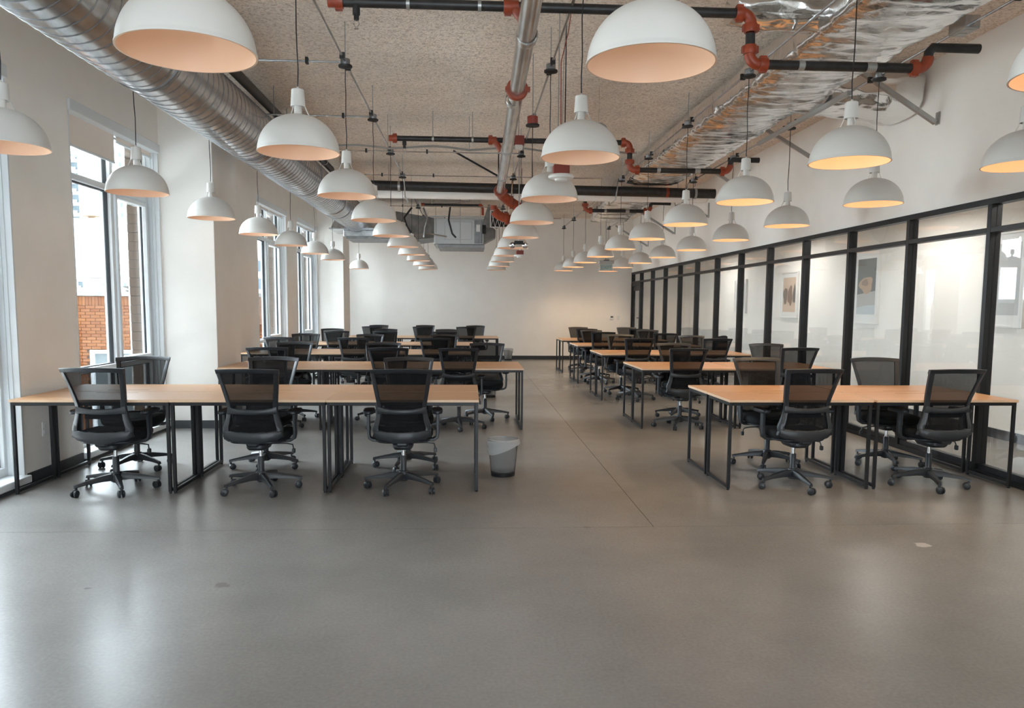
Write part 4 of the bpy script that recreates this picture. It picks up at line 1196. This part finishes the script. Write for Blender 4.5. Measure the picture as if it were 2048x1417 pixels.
# junction box by the near pipe, long strut tray
jb = thing('junction_box', 'grey steel junction box on the conduit above the partition', 'box', (rowX['E'], 5.78, ZCON))
part('box_body', MB().box(-.06, .06, -.10, .10, -.03, .06, ch=.004), M['gal'], jb, None)
part('cover_plate', MB().box(-.055, .055, -.095, .095, -.036, -.03).box(-.03, .03, -.07, -.02, -.039, -.036).box(-.03, .03, .01, .06, -.039, -.036), M['greymetal'], jb, None)
st_ = thing('cable_channel', 'long grey channel strut under the foil duct beside the lamp conduit', 'strut', (3.60, 0, 3.50))
part('channel', MB().box(-.02, .02, 7.3, 9.6, 0, .045, ch=.003), M['greymetal'], st_, None)

# ------------------------------------------------------------------ alarm, detectors, signs
def detector(x, y, z, label):
    t = thing('smoke_detector', label, 'detector', (x, y, z), group='hung smoke detectors')
    part('back_box', MB().box(-.066, .066, -.05, .05, 0, .075, ch=.004), M['redbox'], t, None, 'red back box')
    part('detector_disc', MB().lathe([(.001, -.052), (.05, -.050), (.055, -.035), (.10, -.030), (.108, -.016), (.10, -.002), (.001, 0)], 28), M['whiteplastic'], t, 40)
    for s in (-1, 1):
        part('hanger_rod', MB().tube([(s * .028, 0, .075), (s * .028, 0, ZC - z)], .005, 6), M['greymetal' if s < 0 else 'cord'], t)
    return t
detector(.76, 6.45, 2.57, 'white smoke detector on a red box, hung beside the central lamp row')
detector(.91, 13.9, 2.41, 'small white smoke detector on a red box near the end wall')
hn = thing('alarm_box', 'red round alarm box with black rim hung above the central lamps', 'alarm', (.62, 7.7, 3.26))
part('box_body', MB().lathe([(.05, .0), (.052, .01), (.052, .075), (.045, .08)], 20, cap=True), M['redbox'], hn)
part('box_rim', MB().cyl((0, 0, -.008), .068, .016, 24), M['cord'], hn)
part('hanger_rod', MB().tube([(0, 0, .08), (0, 0, ZC - 3.26)], .005, 6), M['greymetal'], hn)
part('cord', MB().tube([(0, 0, -.016), (0, 0, -.62)], .004, 6), M['cord'], hn)
hb = thing('alarm_box', 'red rectangular alarm box with white strobe clamped to the second branch pipe', 'alarm', (.60, 9.6, 3.45))
part('box_body', MB().box(-.07, .07, -.05, .05, 0, .11, ch=.005), M['redbox'], hb, None)
part('strobe', MB().box(-.05, .05, -.055, .045, -.055, 0, ch=.01), M['whiteplastic'], hb, None)
part('hanger_rod', MB().tube([(0, 0, .11), (.01, 0, ZC - 3.45)], .006, 6), M['gal'], hb)
sp = thing('ceiling_speaker', 'grey round speaker hung on a thin wire behind a lamp', 'speaker', (1.44, 8.7, 3.46))
part('speaker_body', MB().lathe([(.001, .06), (.05, .055), (.085, .03), (.10, -.01), (.10, -.03), (.001, -.035)], 28), M['greymetal'], sp)
part('wire', MB().tube([(0, 0, .06), (0, 0, ZC - 3.46)], .002, 6), M['greymetal'], sp)
ri = thing('wire_drop', 'red and grey fire alarm wires hanging beside the central lamp row', 'wire')
part('wire', MB().tube([(.83, 6.40, ZC), (.80, 6.40, 3.7), (.74, 6.38, 3.45), (.75, 6.42, 3.0), (.77, 6.45, 2.66)], .004, 6), M['redbox'], ri)
part('wire', MB().tube([(.79, 6.43, ZC), (.77, 6.43, 3.5), (.765, 6.45, 3.0), (.775, 6.46, 2.66)], .004, 6), M['greymetal'], ri)

cb_ = thing('flexible_conduit', 'pale flexible conduit sagging between hangers behind the second branch pipe', 'conduit', (0, 10.2, 0))
pts = []
for k in range(41):
    x = -2.0 + 4.2 * k / 40
    pts.append((x, .03 * math.sin(k * .7), 3.50 + .035 * abs(math.sin(x * PI / 1.05))))
part('tube', MB().tube(pts, .014, 7), M['greymetal'], cb_)
for x in (-1.05, 0.0, 1.05):
    part('hanger_wire', MB().tube([(x, 0, 3.51), (x, 0, ZC)], .004, 6), M['greymetal'], cb_)
el = thing('emergency_light', 'twin headed silver emergency light hung near the end wall', 'light', (.78, 12.2, 2.46))
part('box_body', MB().box(-.07, .07, -.04, .04, 0, .05, ch=.006), M['blackmetal'], el, None)
for s in (-1, 1):
    part('lamp_head', MB().lathe([(.02, -.05), (.048, .0), (.05, .012), (.001, .02)], 18, (s * .10, -.03, -.02), axis='y'), M['chrome'], el)
part('hanger_rod', MB().tube([(0, 0, .05), (0, 0, ZC - 2.46)], .008, 8), M['greymetal'], el)

ex = thing('exit_sign', 'hanging exit sign with a clear panel before the end wall', 'sign', (3.20, 17.9, 2.33))
part('sign_housing', MB().box(-.18, .18, -.03, .03, .16, .235, ch=.006), M['greymetal'], ex, None)
part('sign_panel', MB().box(-.145, .145, -.004, .004, 0, .16), M['acrylic'], ex, None)
part('sign_canopy', MB().box(-.06, .06, -.03, .03, .235, .25), M['blackmetal'], ex, None)
part('hanger_rod', MB().tube([(-.02, 0, .25), (-.02, 0, ZC - 2.33)], .012, 8), M['greymetal'], ex)
fc = bpy.data.curves.new('exit_lettering', 'FONT'); fc.body = 'EXIT'; fc.size = .125; fc.extrude = .001; fc.align_x = 'CENTER'
fc.materials.append(mat('exit_green', (.12, .24, .22), .5))
ft_ = bpy.data.objects.new('lettering_curve', fc)
fm_ = bpy.data.meshes.new_from_object(ft_)
bpy.data.objects.remove(ft_)
fo_ = link('lettering', fm_, ex)
fo_.location = (0, -.006, .035); fo_.rotation_euler = (PI / 2, 0, 0)

th = thing('thermostat', 'small white thermostat with dark screen on the end wall', 'thermostat', (4.02, YB, 1.19))
part('case', MB().box(-.055, .055, -.022, 0, -.06, .06, ch=.006), M['whiteplastic'], th, None)
part('screen', MB().box(-.03, .03, -.024, -.022, .0, .035), M['dark'], th, None)
sw = thing('light_switch', 'white switch plate beside the thermostat on the end wall', 'switch', (4.21, YB, 1.19))
part('plate', MB().box(-.04, .04, -.007, 0, -.06, .06, ch=.002), M['whiteplastic'], sw, None)
part('rocker', MB().box(-.016, .016, -.011, -.007, -.033, .033, ch=.002), M['whiteplastic'], sw, None)

# ------------------------------------------------------------------ outside
struct('street', MB().box(-320, -4.0, -120, 420, -5.2, -5.0), M['street'], 'pale grey street level outside the windows, lightened to bounce daylight inside', 'street')
struct('bounce_cut_strip', MB().box(-13.0, -4.0, -60, 18.9, -5.0, -4.97), mat('dark_ground_strip', (0.07, 0.07, 0.07), 0.9), 'dark ground strip added outside the windows to cut light bounced on the pier', 'street')  # added strip, dark so less light bounces onto the pier face
bb = thing('brick_building', 'low orange brick building with pale coping outside the windows', 'building', (0, 19, 0))
part('wall_core', MB().box(-16, -4.6, .02, 6, -5, 1.66), M['mortar'], bb, None)
part('coping_stone', MB().box(-16, -4.5, -.06, 6.05, 1.66, 1.76, ch=.01), M['coping'], bb, None)
# joined far bricks to both sides
bmesh_ = [MB().box(-.108, .108, -.012, .03, -.033, .033, ch=.003).mesh('brick', b_, None) for b_ in M['brick']]
sold_ = [MB().box(-.033, .033, -.012, .03, -.108, .108, ch=.003).mesh('brick', b_, None) for b_ in M['brick']]
def brick(x, z, sold=False):
    o = link('brick', random.choice(sold_ if sold else bmesh_), bb)
    o.location = (x, .005 * random.random(), z)
    return o
zone = lambda x: (-9.75 < x < -7.6) or (-5.7 < x < -4.65)
rest = MB()
def rb(x, z, w_, h_): rest.box(x - w_ / 2, x + w_ / 2, -.01, .03, z - h_ / 2, z + h_ / 2)
x = -15.95
while x < -4.62:
    if zone(x): brick(x, 1.545, True)
    else: rb(x, 1.545, .066, .216)
    x += .0755
zc = 1.395; row = 0
while zc > -2.2:
    x = -15.9 + (.1135 if row % 2 else 0)
    while x < -4.7:
        inwin = (-9.20 < x < -6.2) and zc < .40
        if not inwin:
            if zone(x) and zc > -.15: brick(x, zc)
            else: rb(x, zc, .216, .066)
        x += .227
    zc -= .0755; row += 1
part('brick_rest', rest, M['brick'][1], bb, None, stuff=True)
wn = part('window_frame', MB().box(-9.12, -9.03, -.05, .05, -1.6, .36).box(-6.3, -6.2, -.05, .05, -1.6, .36).box(-9.03, -6.3, -.05, .05, .28, .36).box(-7.75, -7.68, -.05, .05, -1.6, .28), M['winframe'], bb, None)
part('pane', MB().box(-9.03, -6.3, 0, .01, -1.6, .28), mat('pale_window', (.075, .09, .095), .4, spec=.2), bb, None)

op = thing('row_sky_blocker', 'unseen long brown block added across the street to hold back sky light', 'building', (-22, -20, -5))  # out of view, added to block low sky light on the pier
part('blocker_body', MB().box(-8, 0, -45, 26, 0, 42), M['facade'], op, None)
for k in range(14):
    for z in (6.2, 9.8, 13.4, 17.0, 20.6):
        part('window', MB().box(-.05, .06, -43 + 5.3 * k, -40.6 + 5.3 * k, z, z + 2), M['towerglass'], op, None)
op = thing('corner_sky_blocker', 'unseen tall brown block added to the south to shade the windows', 'building', (-6.5, -13, -5))  # out of view, added to keep southern sky off the pier face
part('blocker_body', MB().box(-13, 0, -14, 0, 0, 50), M['facade'], op, None)
for k in range(3):
    for z in (6.2, 9.8, 13.4, 17.0, 20.6):
        part('window', MB().box(-11.5 + 4.2 * k, -9.3 + 4.2 * k, -.05, .06, z, z + 2), M['towerglass'], op, None)
tk = thing('rooftop_tank', 'white rooftop enclosure on a platform behind the brick parapet', 'enclosure', (-12.75, 27, 0))
part('enclosure_body', MB().box(-.6, .42, 0, 2, 2.35, 4.35, ch=.02), M['towerwhite'], tk, None)
part('platform', MB().box(-.8, .5, -.3, 2.1, 2.25, 2.33), M['greymetal'], tk, None)
for x in (-.5, .25):
    part('platform_leg', MB().box(x - .04, x + .04, -.2, -.12, -5, 2.25), M['greymetal'], tk, None)
for x in (-.15, .2):
    part('rack_rail', MB().tube([(x, -.06, 2.4), (x, -.06, 3.75)], .015, 6), M['greymetal'], tk)
for k in range(5):
    part('rack_rung', MB().tube([(-.17, -.06, 2.42 + .33 * k), (.22, -.06, 2.42 + .33 * k)], .015, 6), M['greymetal'], tk)
part('vent_cowl', MB().lathe([(.30, 4.52), (.06, 4.68)], 16, (-.45, 1, 0), cap=True).cyl((-.45, 1, 4.44), .12, .2, 12), M['towertan'], tk)

tw = thing('apartment_tower', 'tall white apartment tower with tan strip and balconies', 'building', (-100, 200, 0))
part('tower_body', MB().box(-12, 3.6, 0, 20, -5, 62), M['towerwhite'], tw, None)
part('tan_strip', MB().box(-2.6, -.6, -.3, 0, -5, 62), M['towertan'], tw, None)
for k in range(19):
    z = 3 + 2.65 * k
    part('window', MB().box(-5.9, -3.4, -.12, 0, z, z + 1.3), M['towerglass'], tw, None)
    part('window', MB().box(-.3, 2.8, -.12, 0, z - .1, z + 1.6), M['towerglass'], tw, None)
    part('balcony', MB().box(-.7, 2.9, -1.3, 0, z - .55, z - .35).box(-.7, 2.9, -1.3, -1.2, z - .35, z + .25), M['towerwhite'], tw, None)
wt = thing('white_tower', 'plain white tower with small square windows', 'building', (-86, 190, 0))
part('tower_body', MB().box(-3.2, 6, 0, 18, -5, 60), M['towerwhite'], wt, None)
for k in range(20):
    z = 3.2 + 2.35 * k
    for x in (-1.6, .0, 1.25, 3.2):
        part('window', MB().box(x, x + .55, -.1, 0, z, z + 1.1), M['towerglass'], wt, None)
ob = thing('office_block', 'blue glass office block with white bands', 'building', (-18, 62, 0))
part('block_body', MB().box(-3.5, 3.0, 0, 12, -5, 5.6), M['towerwhite'], ob, None)
for z in (-.5, 1.3, 2.7, 4.1):
    part('window_band', MB().box(-3.5, 2.9, -.06, 0, z, z + .85), M['towerglass2'], ob, None)
tr = thing('conifer_tree', 'dark conifer rising behind the brick parapet', 'tree', (-16.75, 40, -5))
part('trunk', MB().tube([(0, 0, 0), (0, 0, 5), (0, 0, 9.0)], [.22, .14, .02], 8), M['bark'], tr)
cb = MB()
for k in range(26):
    z = 4.0 + 4.9 * k / 25; ln = 1.7 * (1 - k / 26) + .12
    for j in range(7):
        a = 2 * PI * (j / 7 + k * .37) + random.uniform(-.2, .2)
        l2 = ln * random.uniform(.7, 1.1)
        ca, sa = math.cos(a), math.sin(a)
        w_ = .10 + .05 * random.random()
        cb.add([(0, 0, z), (l2 * .5 * ca - w_ * sa, l2 * .5 * sa + w_ * ca, z + .06), (l2 * ca, l2 * sa, z - .02 + .15 * random.random()), (l2 * .5 * ca + w_ * sa, l2 * .5 * sa - w_ * ca, z + .06), (l2 * .5 * ca, l2 * .5 * sa, z - .12)],
               [(0, 1, 2), (0, 2, 3), (0, 4, 1), (1, 4, 2), (2, 4, 3), (3, 4, 0)])
part('crown', cb, M['needles'], tr, None, stuff=True)
